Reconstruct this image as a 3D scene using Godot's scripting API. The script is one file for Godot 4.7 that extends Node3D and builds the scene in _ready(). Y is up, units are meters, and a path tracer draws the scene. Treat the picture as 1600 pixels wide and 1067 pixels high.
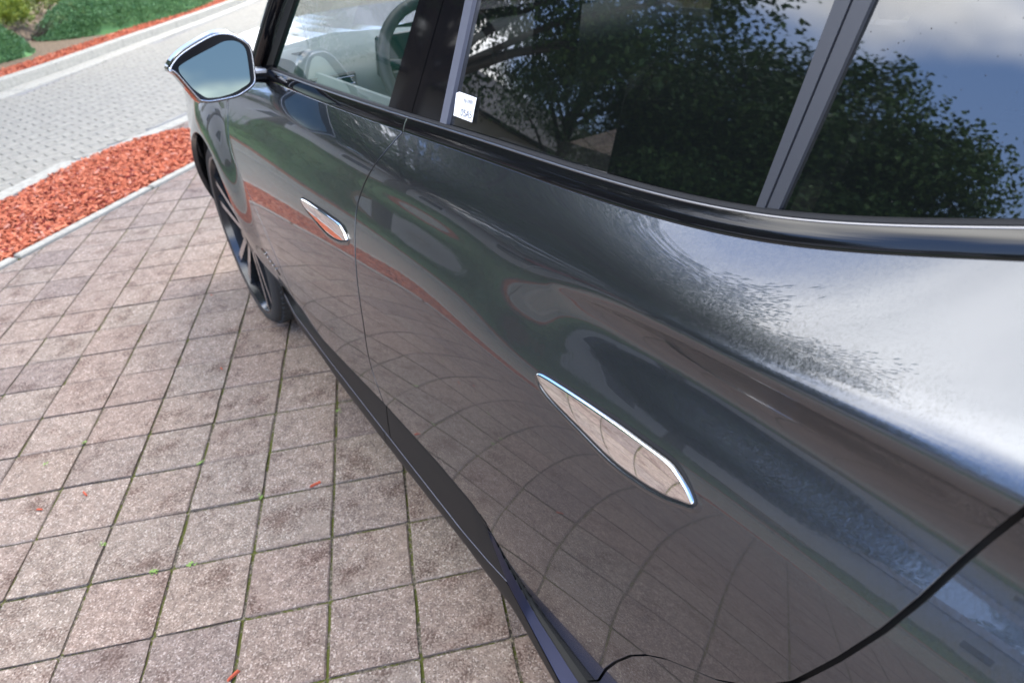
extends Node3D
# Car frame used throughout: x forward, y up, o outward from the car's left flank (world z = -o).
var rng := RandomNumberGenerator.new()
var M := {}
var car: Node3D
const TILE := 0.2
const TOP := 9  # last row of the flank profile, under the belt moulding
# ------------------------------------------------------------------ small helpers
func W(x: float, y: float, o: float) -> Vector3:
	return Vector3(x, y, -o)

func lin(r: float, g: float, b: float, a := 1.0) -> Color:
	var c := Color(r, g, b).linear_to_srgb()
	c.a = a
	return c

func mat(called: String, c: Color, rough: float, metal := 0.0, spec := 0.5) -> StandardMaterial3D:
	var m := StandardMaterial3D.new()
	m.resource_name = called
	m.albedo_color = c
	m.roughness = rough
	m.metallic = metal
	m.metallic_specular = spec
	M[called] = m
	return m

func tag(o: Node, label: String, category: String, group := "") -> void:
	o.set_meta("label", label)
	o.set_meta("category", category)
	if group != "":
		o.set_meta("group", group)

func put(called: String, mesh: Mesh, m: Material, parent: Node = self) -> MeshInstance3D:
	var o := MeshInstance3D.new()
	o.name = called
	o.mesh = mesh
	if m:
		o.material_override = m
	parent.add_child(o, true)
	return o

func struct(called: String, mesh: Mesh, m: Material) -> MeshInstance3D:
	var o := put(called, mesh, m)
	o.set_meta("kind", "structure")
	return o

func many(called: String, mesh: Mesh, m: Material, where: Array, tints: Array, parent: Node) -> MultiMeshInstance3D:
	var mm := MultiMesh.new()
	mm.transform_format = MultiMesh.TRANSFORM_3D
	mm.use_colors = tints.size() > 0
	mm.mesh = mesh
	mm.instance_count = where.size()
	for i in where.size():
		mm.set_instance_transform(i, where[i])
		if tints.size() > 0:
			mm.set_instance_color(i, tints[i])
	var o := MultiMeshInstance3D.new()
	o.name = called
	o.multimesh = mm
	o.material_override = m
	o.set_meta("kind", "stuff")
	parent.add_child(o, true)
	return o

# ------------------------------------------------------------------ mesh builder
class MB:
	var V := PackedVector3Array()
	var N := PackedVector3Array()
	var T := PackedVector2Array()
	var I := PackedInt32Array()
	func v(p: Vector3, n: Vector3, uv := Vector2.ZERO) -> int:
		V.append(p)
		N.append(n)
		T.append(uv)
		return V.size() - 1
	func tri(a: int, b: int, c: int) -> void:
		var f := (V[c] - V[a]).cross(V[b] - V[a])
		if f.length_squared() < 1e-18:
			return
		if f.dot(N[a] + N[b] + N[c]) < 0.0:
			I.append_array([a, c, b])
		else:
			I.append_array([a, b, c])
	func quad(a: Vector3, b: Vector3, c: Vector3, d: Vector3, away: Vector3) -> void:
		var n := (c - a).cross(d - b).normalized()
		if n.dot(away) < 0.0:
			n = -n
		var i := v(a, n, Vector2(0, 0))
		v(b, n, Vector2(1, 0))
		v(c, n, Vector2(1, 1))
		v(d, n, Vector2(0, 1))
		tri(i, i + 1, i + 2)
		tri(i, i + 2, i + 3)
	func grid(P: Array, Q: Array, closed := false) -> void:  # rows of points and of normals
		var base := V.size()
		var nu: int = P[0].size()
		for r in P.size():
			for k in nu:
				v(P[r][k], Q[r][k], Vector2(float(k) / maxf(1, nu - 1), float(r) / maxf(1, P.size() - 1)))
		for r in P.size() - 1:
			for k in (nu if closed else nu - 1):
				var k2 := (k + 1) % nu
				var a := base + r * nu + k
				var b := base + r * nu + k2
				tri(a, b, b + nu)
				tri(a, b + nu, a + nu)
	func fan(c: Vector3, n: Vector3, ring: Array) -> void:
		var i := v(c, n)
		for p in ring:
			v(p, n)
		for k in ring.size():
			tri(i, i + 1 + k, i + 1 + (k + 1) % ring.size())
	func box(c: Vector3, size: Vector3, b := 0.0, basis := Basis()) -> void:  # bevelled box
		var h := size * 0.5
		b = minf(b, minf(h.x, minf(h.y, h.z)) * 0.9)
		var ax := [Vector3.RIGHT, Vector3.UP, Vector3.BACK]
		for k in 3:
			for s in [-1.0, 1.0]:
				var n: Vector3 = ax[k] * s
				var u: Vector3 = ax[(k + 1) % 3]
				var w: Vector3 = ax[(k + 2) % 3]
				var hu: float = h[(k + 1) % 3] - b
				var hw: float = h[(k + 2) % 3] - b
				var o: Vector3 = n * h[k]
				quad(c + basis * (o - u * hu - w * hw), c + basis * (o + u * hu - w * hw), c + basis * (o + u * hu + w * hw), c + basis * (o - u * hu + w * hw), basis * n)
		if b <= 0.0:
			return
		for k in 3:
			var u: Vector3 = ax[(k + 1) % 3]
			var w: Vector3 = ax[(k + 2) % 3]
			var l: Vector3 = ax[k] * (h[k] - b)
			for su in [-1.0, 1.0]:
				for sw in [-1.0, 1.0]:
					var p: Vector3 = u * su * h[(k + 1) % 3] + w * sw * (h[(k + 2) % 3] - b)
					var q: Vector3 = u * su * (h[(k + 1) % 3] - b) + w * sw * h[(k + 2) % 3]
					quad(c + basis * (p - l), c + basis * (p + l), c + basis * (q + l), c + basis * (q - l), basis * (u * su + w * sw))
		for sx in [-1.0, 1.0]:
			for sy in [-1.0, 1.0]:
				for sz in [-1.0, 1.0]:
					var sg := Vector3(sx, sy, sz)
					var inn := h - Vector3(b, b, b)
					var n: Vector3 = (basis * sg).normalized()
					var i := v(c + basis * (sg * Vector3(h.x, inn.y, inn.z)), n)
					v(c + basis * (sg * Vector3(inn.x, h.y, inn.z)), n)
					v(c + basis * (sg * Vector3(inn.x, inn.y, h.z)), n)
					tri(i, i + 1, i + 2)
	func tube(path: Array, rad: Array, sides := 10, cap := true) -> void:
		var P := []
		var Q := []
		var up := Vector3.UP
		for i in path.size():
			var d: Vector3 = (path[mini(i + 1, path.size() - 1)] - path[maxi(i - 1, 0)]).normalized()
			if absf(d.dot(up)) > 0.95:
				up = Vector3.RIGHT
			var a := d.cross(up).normalized()
			var b := a.cross(d).normalized()
			up = b
			var ring := []
			var nr := []
			for k in sides:
				var t := TAU * k / sides
				var n := a * cos(t) + b * sin(t)
				nr.append(n)
				ring.append(path[i] + n * rad[i])
			P.append(ring)
			Q.append(nr)
		grid(P, Q, true)
		if cap:
			var z := path.size() - 1
			fan(path[0], (path[0] - path[1]).normalized(), P[0])
			fan(path[z], (path[z] - path[z - 1]).normalized(), P[z])
	func lathe(c: Vector3, axis: Vector3, prof: Array, sides := 48) -> void:  # prof: [radius, along axis]
		var u := axis.cross(Vector3.UP if absf(axis.y) < 0.9 else Vector3.RIGHT).normalized()
		var w := axis.cross(u).normalized()
		for i in prof.size() - 1:
			var dr: float = prof[i + 1][0] - prof[i][0]
			var dz: float = prof[i + 1][1] - prof[i][1]
			var P := [[], []]
			var Q := [[], []]
			for k in sides:
				var t := TAU * k / sides
				var r := u * cos(t) + w * sin(t)
				var n := (r * dz - axis * dr).normalized()
				for e in 2:
					P[e].append(c + r * prof[i + e][0] + axis * prof[i + e][1])
					Q[e].append(n)
			grid(P, Q, true)
	func prism(poly: PackedVector2Array, y0: float, y1: float, bevel := 0.0) -> void:  # poly in (x, o), upright
		var top := poly
		if bevel > 0.0:
			var off := Geometry2D.offset_polygon(poly, -bevel)
			if off.size() > 0 and off[0].size() == poly.size():
				top = off[0]
				var best := 0
				for k in top.size():
					if top[k].distance_to(poly[0]) < top[best].distance_to(poly[0]):
						best = k
				var again := PackedVector2Array()
				for k in top.size():
					again.append(top[(best + k) % top.size()])
				top = again
			else:
				bevel = 0.0
		var n := poly.size()
		var mid := Vector2.ZERO
		for p in poly:
			mid += p / n
		for k in n:
			var a := poly[k]
			var b := poly[(k + 1) % n]
			var away := Vector3(a.x + b.x - 2 * mid.x, 0, -(a.y + b.y - 2 * mid.y))
			quad(Vector3(a.x, y0, -a.y), Vector3(b.x, y0, -b.y), Vector3(b.x, y1 - bevel, -b.y), Vector3(a.x, y1 - bevel, -a.y), away)
			if bevel > 0.0:
				var c := top[k]
				var d := top[(k + 1) % n]
				quad(Vector3(a.x, y1 - bevel, -a.y), Vector3(b.x, y1 - bevel, -b.y), Vector3(d.x, y1, -d.y), Vector3(c.x, y1, -c.y), away.normalized() + Vector3.UP)
		var ids := Geometry2D.triangulate_polygon(top)
		var i0 := V.size()
		for p in top:
			v(Vector3(p.x, y1, -p.y), Vector3.UP, p)
		for k in range(0, ids.size(), 3):
			tri(i0 + ids[k], i0 + ids[k + 1], i0 + ids[k + 2])
	func done() -> ArrayMesh:
		var a := []
		a.resize(Mesh.ARRAY_MAX)
		a[Mesh.ARRAY_VERTEX] = V
		a[Mesh.ARRAY_NORMAL] = N
		a[Mesh.ARRAY_TEX_UV] = T
		a[Mesh.ARRAY_INDEX] = I
		var m := ArrayMesh.new()
		m.add_surface_from_arrays(Mesh.PRIMITIVE_TRIANGLES, a)
		return m

# ------------------------------------------------------------------ body side surface: o = O(x, y)
var SX := PackedFloat64Array([-3.4, -2.9, -2.5, -2.25, -2.0, -1.7, -1.3, -0.9, -0.4, 0.1, 0.6])
var RY := [[0.3, 0.3, 0.3, 0.3, 0.3, 0.3, 0.3, 0.3, 0.3, 0.3, 0.3],
	[0.46, 0.46, 0.46, 0.46, 0.46, 0.46, 0.46, 0.46, 0.46, 0.46, 0.46],
	[0.6, 0.6, 0.6, 0.6, 0.6, 0.6, 0.6, 0.6, 0.6, 0.6, 0.6],
	[0.7, 0.7, 0.7, 0.7, 0.7, 0.7, 0.7, 0.7, 0.7, 0.7, 0.7],
	[0.78, 0.78, 0.78, 0.78, 0.78, 0.78, 0.78, 0.78, 0.78, 0.78, 0.78],
	[0.84, 0.84, 0.84, 0.84, 0.84, 0.84, 0.84, 0.84, 0.84, 0.84, 0.84],
	[0.905, 0.905, 0.905, 0.9, 0.893, 0.885, 0.885, 0.885, 0.88, 0.87, 0.86],
	[0.955, 0.955, 0.953, 0.948, 0.938, 0.935, 0.935, 0.935, 0.93, 0.92, 0.9],
	[1.07, 1.05, 1.015, 0.985, 0.972, 0.97, 0.968, 0.966, 0.958, 0.945, 0.925],
	[1.2, 1.16, 1.087, 1.0275, 1.006, 1.0042, 0.9985, 0.995, 0.985, 0.965, 0.95]]
var RO := [[0.045, 0.038, 0.028, 0.02, 0.02, 0.019, 0.0185, 0.012, -0.022, -0.015, -0.075],
	[0.053, 0.046, 0.036, 0.0285, 0.029, 0.028, 0.0277, 0.026, 0.02, 0.024, -0.04],
	[0.046, 0.039, 0.029, 0.0225, 0.023, 0.022, 0.0216, 0.021, 0.022, 0.024, -0.032],
	[0.031, 0.025, 0.0155, 0.0093, 0.01, 0.01, 0.0093, 0.009, 0.012, 0.013, -0.04],
	[0.008, 0.003, -0.006, -0.0114, -0.01, -0.008, -0.0077, -0.008, -0.004, -0.004, -0.056],
	[-0.017, -0.022, -0.032, -0.0374, -0.0345, -0.028, -0.0266, -0.0265, -0.02, -0.021, -0.078],
	[-0.04, -0.047, -0.057, -0.061, -0.0505, -0.046, -0.043, -0.042, -0.034, -0.036, -0.1],
	[-0.032, -0.041, -0.049, -0.051, -0.0645, -0.063, -0.06, -0.058, -0.055, -0.06, -0.13],
	[-0.13, -0.115, -0.102, -0.09, -0.094, -0.089, -0.083, -0.077, -0.077, -0.092, -0.165],
	[-0.3, -0.235, -0.187, -0.16, -0.141, -0.1245, -0.11, -0.1, -0.11, -0.14, -0.21]]
var MY := []
var MO := []
var cache := {}

func spl(xs: PackedFloat64Array, ys: PackedFloat64Array) -> PackedFloat64Array:  # natural cubic spline, second derivatives
	var n := xs.size()
	var m := PackedFloat64Array()
	m.resize(n)
	var c := PackedFloat64Array()
	c.resize(n)
	var d := PackedFloat64Array()
	d.resize(n)
	for i in range(1, n - 1):
		var h0 := xs[i] - xs[i - 1]
		var h1 := xs[i + 1] - xs[i]
		var b := 2.0 * (h0 + h1) - h0 * c[i - 1]
		c[i] = h1 / b
		d[i] = (6.0 * ((ys[i + 1] - ys[i]) / h1 - (ys[i] - ys[i - 1]) / h0) - h0 * d[i - 1]) / b
	for i in range(n - 2, 0, -1):
		m[i] = d[i] - c[i] * m[i + 1]
	return m

func ev(xs: PackedFloat64Array, ys: PackedFloat64Array, m: PackedFloat64Array, x: float) -> float:
	var n := xs.size()
	if x < xs[0]:
		var h := xs[1] - xs[0]
		return ys[0] + ((ys[1] - ys[0]) / h - h * (2 * m[0] + m[1]) / 6.0) * (x - xs[0])
	if x > xs[n - 1]:
		var h := xs[n - 1] - xs[n - 2]
		return ys[n - 1] + ((ys[n - 1] - ys[n - 2]) / h + h * (m[n - 2] + 2 * m[n - 1]) / 6.0) * (x - xs[n - 1])
	var i := 0
	while i < n - 2 and x > xs[i + 1]:
		i += 1
	var h := xs[i + 1] - xs[i]
	var a := (xs[i + 1] - x) / h
	var b := (x - xs[i]) / h
	return a * ys[i] + b * ys[i + 1] + ((a * a * a - a) * m[i] + (b * b * b - b) * m[i + 1]) * h * h / 6.0

func row_y(k: int, x: float) -> float:
	return ev(SX, RY[k], MY[k], x)

func row_o(k: int, x: float) -> float:
	return ev(SX, RO[k], MO[k], x)

func profile(i: int) -> Array:
	if not cache.has(i):
		var ys := PackedFloat64Array()
		var os := PackedFloat64Array()
		for k in RY.size():
			ys.append(row_y(k, i / 50.0))
			os.append(row_o(k, i / 50.0))
		cache[i] = [ys, os, spl(ys, os)]
	return cache[i]

func O(x: float, y: float) -> float:
	var f := floorf(x * 50.0)
	var w := x * 50.0 - f
	var q := PackedFloat64Array()
	for k in 4:
		var a: Array = profile(int(f) - 1 + k)
		q.append(ev(a[0], a[1], a[2], y))
	var o := cubic_interpolate(q[1], q[2], q[0], q[3], w)
	# flare round the front wheel opening
	var r := Vector2(x, y - 0.355).length()
	var e := clampf(1.0 - (r - 0.40) / 0.16, 0.0, 1.0)
	# pressed step under the shoulder crease, running back from a pointed tip
	if x < -1.95 and y > 0.8 and y < 1.0:
		var u := pl([-2.6, .950, -2.41, .946, -2.31, .942, -2.19, .934, -2.02, .917, -1.95, .912], x) - y
		var deep := 0.0052 * smoothstep(-1.95, -2.10, x) * (1.0 - 0.6 * smoothstep(-2.15, -2.42, x))
		o -= deep * smoothstep(0.0, 0.011, u) * (1.0 - smoothstep(0.013, 0.080, u))
	return o + 0.022 * e * e * (3 - 2 * e) * smoothstep(-0.05, 0.30, y - 0.30)

func On(x: float, y: float) -> Vector3:
	var e := 0.003
	var dx := (O(x + e, y) - O(x - e, y)) / (2 * e)
	var dy := (O(x, y + e) - O(x, y - e)) / (2 * e)
	return Vector3(-dx, -dy, -1).normalized()

func pl(t: Array, x: float) -> float:  # smooth table lookup, t = flat list of pairs rising in the first value
	var n := t.size() / 2
	if x <= t[0]:
		return t[1]
	for i in n - 1:
		if x <= t[i * 2 + 2]:
			var w: float = (x - t[i * 2]) / (t[i * 2 + 2] - t[i * 2])
			return lerpf(t[i * 2 + 1], t[i * 2 + 3], w)
	return t[n * 2 - 1]

func smooth_table(t: Array) -> Callable:
	var xs := PackedFloat64Array()
	var ys := PackedFloat64Array()
	for i in t.size() / 2:
		xs.append(t[i * 2])
		ys.append(t[i * 2 + 1])
	var m := spl(xs, ys)
	return func(x: float) -> float: return ev(xs, ys, m, clampf(x, xs[0], xs[xs.size() - 1]))

func flip(p: Vector3, far: bool) -> Vector3:
	return Vector3(p.x, p.y, 1.76 - p.z) if far else p

func flipn(n: Vector3, far: bool) -> Vector3:
	return Vector3(n.x, n.y, -n.z) if far else n

# A sheet of body metal given as rows of (x, y) on the flank, its edges rolled inwards
func sheet(xy: Array, sink: float, far := false, lip := 0.0013, depth := 0.016) -> ArrayMesh:
	var b := MB.new()
	var nr := xy.size()
	var nc: int = xy[0].size()
	var P := []
	var Q := []
	for r in nr:
		var a := []
		var c := []
		for k in nc:
			var p: Vector2 = xy[r][k]
			var n := On(p.x, p.y)
			a.append(flip(W(p.x, p.y, O(p.x, p.y)) - n * sink, far))
			c.append(flipn(n, far))
		P.append(a)
		Q.append(c)
	b.grid(P, Q)
	for side in 4:
		var e := []
		var en := []
		var inn := []
		for k in (nc if side < 2 else nr):
			var r := (0 if side == 0 else nr - 1) if side < 2 else k
			var c := k if side < 2 else (0 if side == 2 else nc - 1)
			var r2 := (1 if side == 0 else nr - 2) if side < 2 else k
			var c2 := k if side < 2 else (1 if side == 2 else nc - 2)
			e.append(P[r][c])
			en.append(Q[r][c])
			inn.append(P[r2][c2])
		var G := []
		var H := []
		for step in 5:
			var g := []
			var h := []
			for k in e.size():
				var tan_: Vector3 = (e[mini(k + 1, e.size() - 1)] - e[maxi(k - 1, 0)]).normalized()
				var m: Vector3 = tan_.cross(en[k]).normalized()
				if m.dot(e[k] - inn[k]) < 0.0:
					m = -m
				var phi := minf(step, 3) * PI / 6.0
				var p: Vector3 = e[k] + m * lip * sin(phi) - en[k] * lip * (1 - cos(phi))
				if step == 4:
					p -= en[k] * depth
				g.append(p)
				h.append((en[k] * cos(phi) + m * sin(phi)).normalized())
			G.append(g)
			H.append(h)
		b.grid(G, H)
	return b.done()

func span(xl: Callable, xr: Callable, yb: Callable, yt: Callable, nu: int, nv: int, g := 0.0) -> Array:
	var rows := []
	for j in nv + 1:
		var row := []
		for i in nu + 1:
			var t := float(j) / nv
			var u := float(i) / nu
			var y := 0.6
			var x := 0.0
			for it in 5:
				x = lerpf(xl.call(y) + g, xr.call(y) - g, u)
				y = lerpf(yb.call(x), yt.call(x), t)
			row.append(Vector2(x, y))
		rows.append(row)
	return rows

# glass lies inside the belt moulding and leans inwards
func GLo(x: float, y: float) -> float:
	return row_o(TOP, x) - 0.022 - (y - row_y(TOP, x) - 0.02) * 0.325

func GLn(x: float) -> Vector3:
	var dx := (GLo(x + 0.01, 1.1) - GLo(x - 0.01, 1.1)) / 0.02
	return Vector3(-dx, 0.325, -1).normalized()

func gl_poly(pts: Array, off: float, nx := 1) -> ArrayMesh:  # a quad on the glass surface: bottom-left, bottom-right, top-right, top-left
	var b := MB.new()
	var P := []
	var Q := []
	for j in 9:
		var t := j / 8.0
		var p := []
		var q := []
		for i in nx * 6 + 1:
			var u := float(i) / (nx * 6)
			var lo: Vector2 = (pts[0] as Vector2).lerp(pts[1], u)
			var hi: Vector2 = (pts[3] as Vector2).lerp(pts[2], u)
			if lo.y < 0.0:
				lo.y = row_y(TOP, lo.x) - lo.y - 1.0
			var c := lo.lerp(hi, t)
			var n := GLn(c.x)
			p.append(W(c.x, c.y, GLo(c.x, c.y)) + n * off)
			q.append(n)
		P.append(p)
		Q.append(q)
	b.grid(P, Q)
	return b.done()

func thick(pts: Array, off: float, th: float, nx := 1) -> ArrayMesh:  # same with thickness and edges
	var b := MB.new()
	var n0 := 6 * nx
	var F := []
	var B := []
	var Q := []
	var R := []
	for j in 9:
		var f := []
		var k := []
		var q := []
		var r := []
		for i in n0 + 1:
			var u := float(i) / n0
			var lo: Vector2 = (pts[0] as Vector2).lerp(pts[1], u)
			var hi: Vector2 = (pts[3] as Vector2).lerp(pts[2], u)
			var c := lo.lerp(hi, j / 8.0)
			var n := GLn(c.x)
			var p := W(c.x, c.y, GLo(c.x, c.y))
			f.append(p + n * off)
			k.append(p + n * (off - th))
			q.append(n)
			r.append(-n)
		F.append(f)
		B.append(k)
		Q.append(q)
		R.append(r)
	b.grid(F, Q)
	b.grid(B, R)
	var mid: Vector3 = F[4][n0 / 2]
	for i in n0:
		b.quad(F[0][i], F[0][i + 1], B[0][i + 1], B[0][i], Vector3.DOWN)
		b.quad(F[8][i], F[8][i + 1], B[8][i + 1], B[8][i], Vector3.UP)
	for j in 8:
		b.quad(F[j][0], F[j + 1][0], B[j + 1][0], B[j][0], F[j][0] - mid)
		b.quad(F[j][n0], F[j + 1][n0], B[j + 1][n0], B[j][n0], F[j][n0] - mid)
	return b.done()

# a strip that follows x along the belt: cross-section points [dy above row 7, do outward of row 7]
func belt(x0: float, x1: float, sec: Array, smooth := false) -> ArrayMesh:
	var b := MB.new()
	var n := int(absf(x1 - x0) / 0.02) + 2
	for s in sec.size() - 1:
		var P := [[], []]
		var Q := [[], []]
		for i in n + 1:
			var x := lerpf(x0, x1, float(i) / n)
			var dx := (row_o(TOP, x + 0.01) - row_o(TOP, x - 0.01)) / 0.02
			for e in 2:
				P[e].append(W(x, row_y(TOP, x) + sec[s + e][0], row_o(TOP, x) + sec[s + e][1]))
				var nn := Vector2.ZERO
				var d0 := Vector2(sec[s + 1][0] - sec[s][0], sec[s + 1][1] - sec[s][1])
				nn = Vector2(-d0.y, d0.x).normalized()
				if smooth:
					var s2 := s + e
					var d1 := Vector2(sec[mini(s2 + 1, sec.size() - 1)][0] - sec[maxi(s2 - 1, 0)][0], sec[mini(s2 + 1, sec.size() - 1)][1] - sec[maxi(s2 - 1, 0)][1])
					nn = Vector2(-d1.y, d1.x).normalized()
				Q[e].append(Vector3(-dx * nn.y, nn.x, -nn.y).normalized())
		b.grid(P, Q)
	return b.done()

# ------------------------------------------------------------------ build
func _ready() -> void:
	rng.seed = 77
	# camera
	var cam := Camera3D.new()
	cam.name = "camera"
	var right := Vector3(-0.55754, -0.07135, 0.82708)
	var down := Vector3(-0.40889, -0.84346, -0.3484)
	cam.transform = Transform3D(Basis(right, -down, right.cross(-down)).orthonormalized(), W(-2.6405, 1.3428, 0.4281))
	cam.fov = 53.13
	cam.near = 0.02
	cam.far = 900.0
	var lens := CameraAttributesPhysical.new()
	lens.exposure_aperture = 5.6
	lens.frustum_focus_distance = 1.0
	lens.frustum_focal_length = 24.0
	add_child(cam)
	cam.fov = 53.13
	cam.attributes = lens
	# sky with broken cloud
	var env := Environment.new()
	env.background_mode = Environment.BG_SKY
	env.sky = Sky.new()
	env.sky.sky_material = make_sky()
	env.background_energy_multiplier = 1.0
	env.tonemap_mode = Environment.TONE_MAPPER_LINEAR
	env.tonemap_exposure = 3.25
	env.sdfgi_enabled = true
	env.ssao_enabled = true
	env.ssil_enabled = true
	var we := WorldEnvironment.new()
	we.name = "world"
	we.environment = env
	add_child(we)
	# sun behind thin cloud
	var sun := DirectionalLight3D.new()
	sun.name = "sun"
	sun.light_energy = 0.35
	sun.light_color = Color(1.0, 0.95, 0.87)
	sun.light_angular_distance = 24.0
	sun.shadow_enabled = true
	sun.look_at_from_position(Vector3.ZERO, -Vector3(0.22, 0.86, 0.46), Vector3.FORWARD)
	add_child(sun)
	for k in RY.size():
		RY[k] = PackedFloat64Array(RY[k])
		RO[k] = PackedFloat64Array(RO[k])
		MY.append(spl(SX, RY[k]))
		MO.append(spl(SX, RO[k]))
	make_materials()
	ground()
	planting()
	surroundings()
	make_car()
	small_things()

func make_sky() -> PanoramaSkyMaterial:
	var n := FastNoiseLite.new()
	n.seed = 1761
	n.noise_type = FastNoiseLite.TYPE_SIMPLEX_SMOOTH
	n.frequency = 1.0
	n.fractal_type = FastNoiseLite.FRACTAL_FBM
	n.fractal_octaves = 6
	var w := 1536
	var h := 768
	var im := Image.create(w, h, false, Image.FORMAT_RGBF)
	for y in h:
		var el := (0.5 - (y + 0.5) / h) * PI
		for x in w:
			var az := (x + 0.5) / w * TAU
			var c := Color(0.30, 0.32, 0.30)
			if el > 0.0:
				var d := Vector3(sin(az) * cos(el), sin(el), -cos(az) * cos(el))
				var p := d / (d.y + 0.22)
				var v := n.get_noise_3d(p.x * 0.55 + 3.1, p.z * 0.55 + 0.7, 0.4)
				var t := smoothstep(-0.15, 0.26, v)
				var fine := n.get_noise_3d(p.x * 1.7, p.z * 1.7, 4.0)
				var blue := Color(0.19, 0.39, 0.90).lerp(Color(0.60, 0.78, 1.10), pow(1.0 - sin(el), 3.0))
				var white := Color(2.85, 2.81, 2.74) * (0.84 + 0.75 * fine)
				c = blue.lerp(white, t * 0.95)
			im.set_pixel(x, y, c)
	var m := PanoramaSkyMaterial.new()
	m.panorama = ImageTexture.create_from_image(im)
	return m

# ------------------------------------------------------------------ textures and materials
func noise_image(size: int, freq: float, seed_: int, kind := FastNoiseLite.TYPE_SIMPLEX_SMOOTH, oct := 4) -> Image:
	var n := FastNoiseLite.new()
	n.seed = seed_
	n.noise_type = kind
	n.frequency = freq
	n.fractal_type = FastNoiseLite.FRACTAL_FBM if oct > 1 else FastNoiseLite.FRACTAL_NONE
	n.fractal_octaves = oct
	if kind == FastNoiseLite.TYPE_CELLULAR:
		n.cellular_return_type = FastNoiseLite.RETURN_CELL_VALUE
	return n.get_seamless_image(size, size, false, false, 0.08)

func grain(size: int, freq: float, seed_: int, stops: Array, soft: float, rough_freq := 0.02) -> Array:  # [albedo texture, height texture]
	var a := noise_image(size, freq, seed_, FastNoiseLite.TYPE_CELLULAR, 1).get_data()
	var b := noise_image(size, rough_freq, seed_ + 1).get_data()
	var ca := PackedByteArray()
	ca.resize(size * size * 3)
	var hb := PackedByteArray()
	hb.resize(size * size)
	var table := []
	for i in 256:
		var t := i / 255.0 * (stops.size() - 1)
		var k := mini(int(t), stops.size() - 2)
		table.append((stops[k] as Color).lerp(stops[k + 1], t - k))
	for i in size * size:
		var g := a[i]
		var c: Color = table[g]
		var f := 1.0 + soft * (b[i] - 128) / 128.0
		ca[i * 3] = int(clampf(c.r * f, 0, 1) * 255)
		ca[i * 3 + 1] = int(clampf(c.g * f, 0, 1) * 255)
		ca[i * 3 + 2] = int(clampf(c.b * f, 0, 1) * 255)
		hb[i] = (g * 3 + b[i]) / 4
	return [ImageTexture.create_from_image(Image.create_from_data(size, size, false, Image.FORMAT_RGB8, ca)), ImageTexture.create_from_image(Image.create_from_data(size, size, false, Image.FORMAT_L8, hb))]

func blotches(size: int, seed_: int, dark: Color, lo: float, hi: float, freq: float) -> ImageTexture:  # stains: colour in rgb, share in alpha
	var a := noise_image(size, freq, seed_, FastNoiseLite.TYPE_SIMPLEX_SMOOTH, 6).get_data()
	var f := noise_image(size, 0.18, seed_ + 3, FastNoiseLite.TYPE_SIMPLEX, 2).get_data()
	var out := PackedByteArray()
	out.resize(size * size * 4)
	for i in size * size:
		var s := smoothstep(lo, hi, a[i] / 255.0 + (f[i] - 128) / 420.0)
		out[i * 4] = int(dark.r * 255)
		out[i * 4 + 1] = int(dark.g * 255)
		out[i * 4 + 2] = int(dark.b * 255)
		out[i * 4 + 3] = int(s * 255)
	return ImageTexture.create_from_image(Image.create_from_data(size, size, false, Image.FORMAT_RGBA8, out))

func triplanar(m: StandardMaterial3D, metres: float, off := Vector3.ZERO) -> void:
	m.uv1_triplanar = true
	m.uv1_world_triplanar = true
	m.uv1_scale = Vector3.ONE / metres
	m.uv1_offset = off

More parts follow.
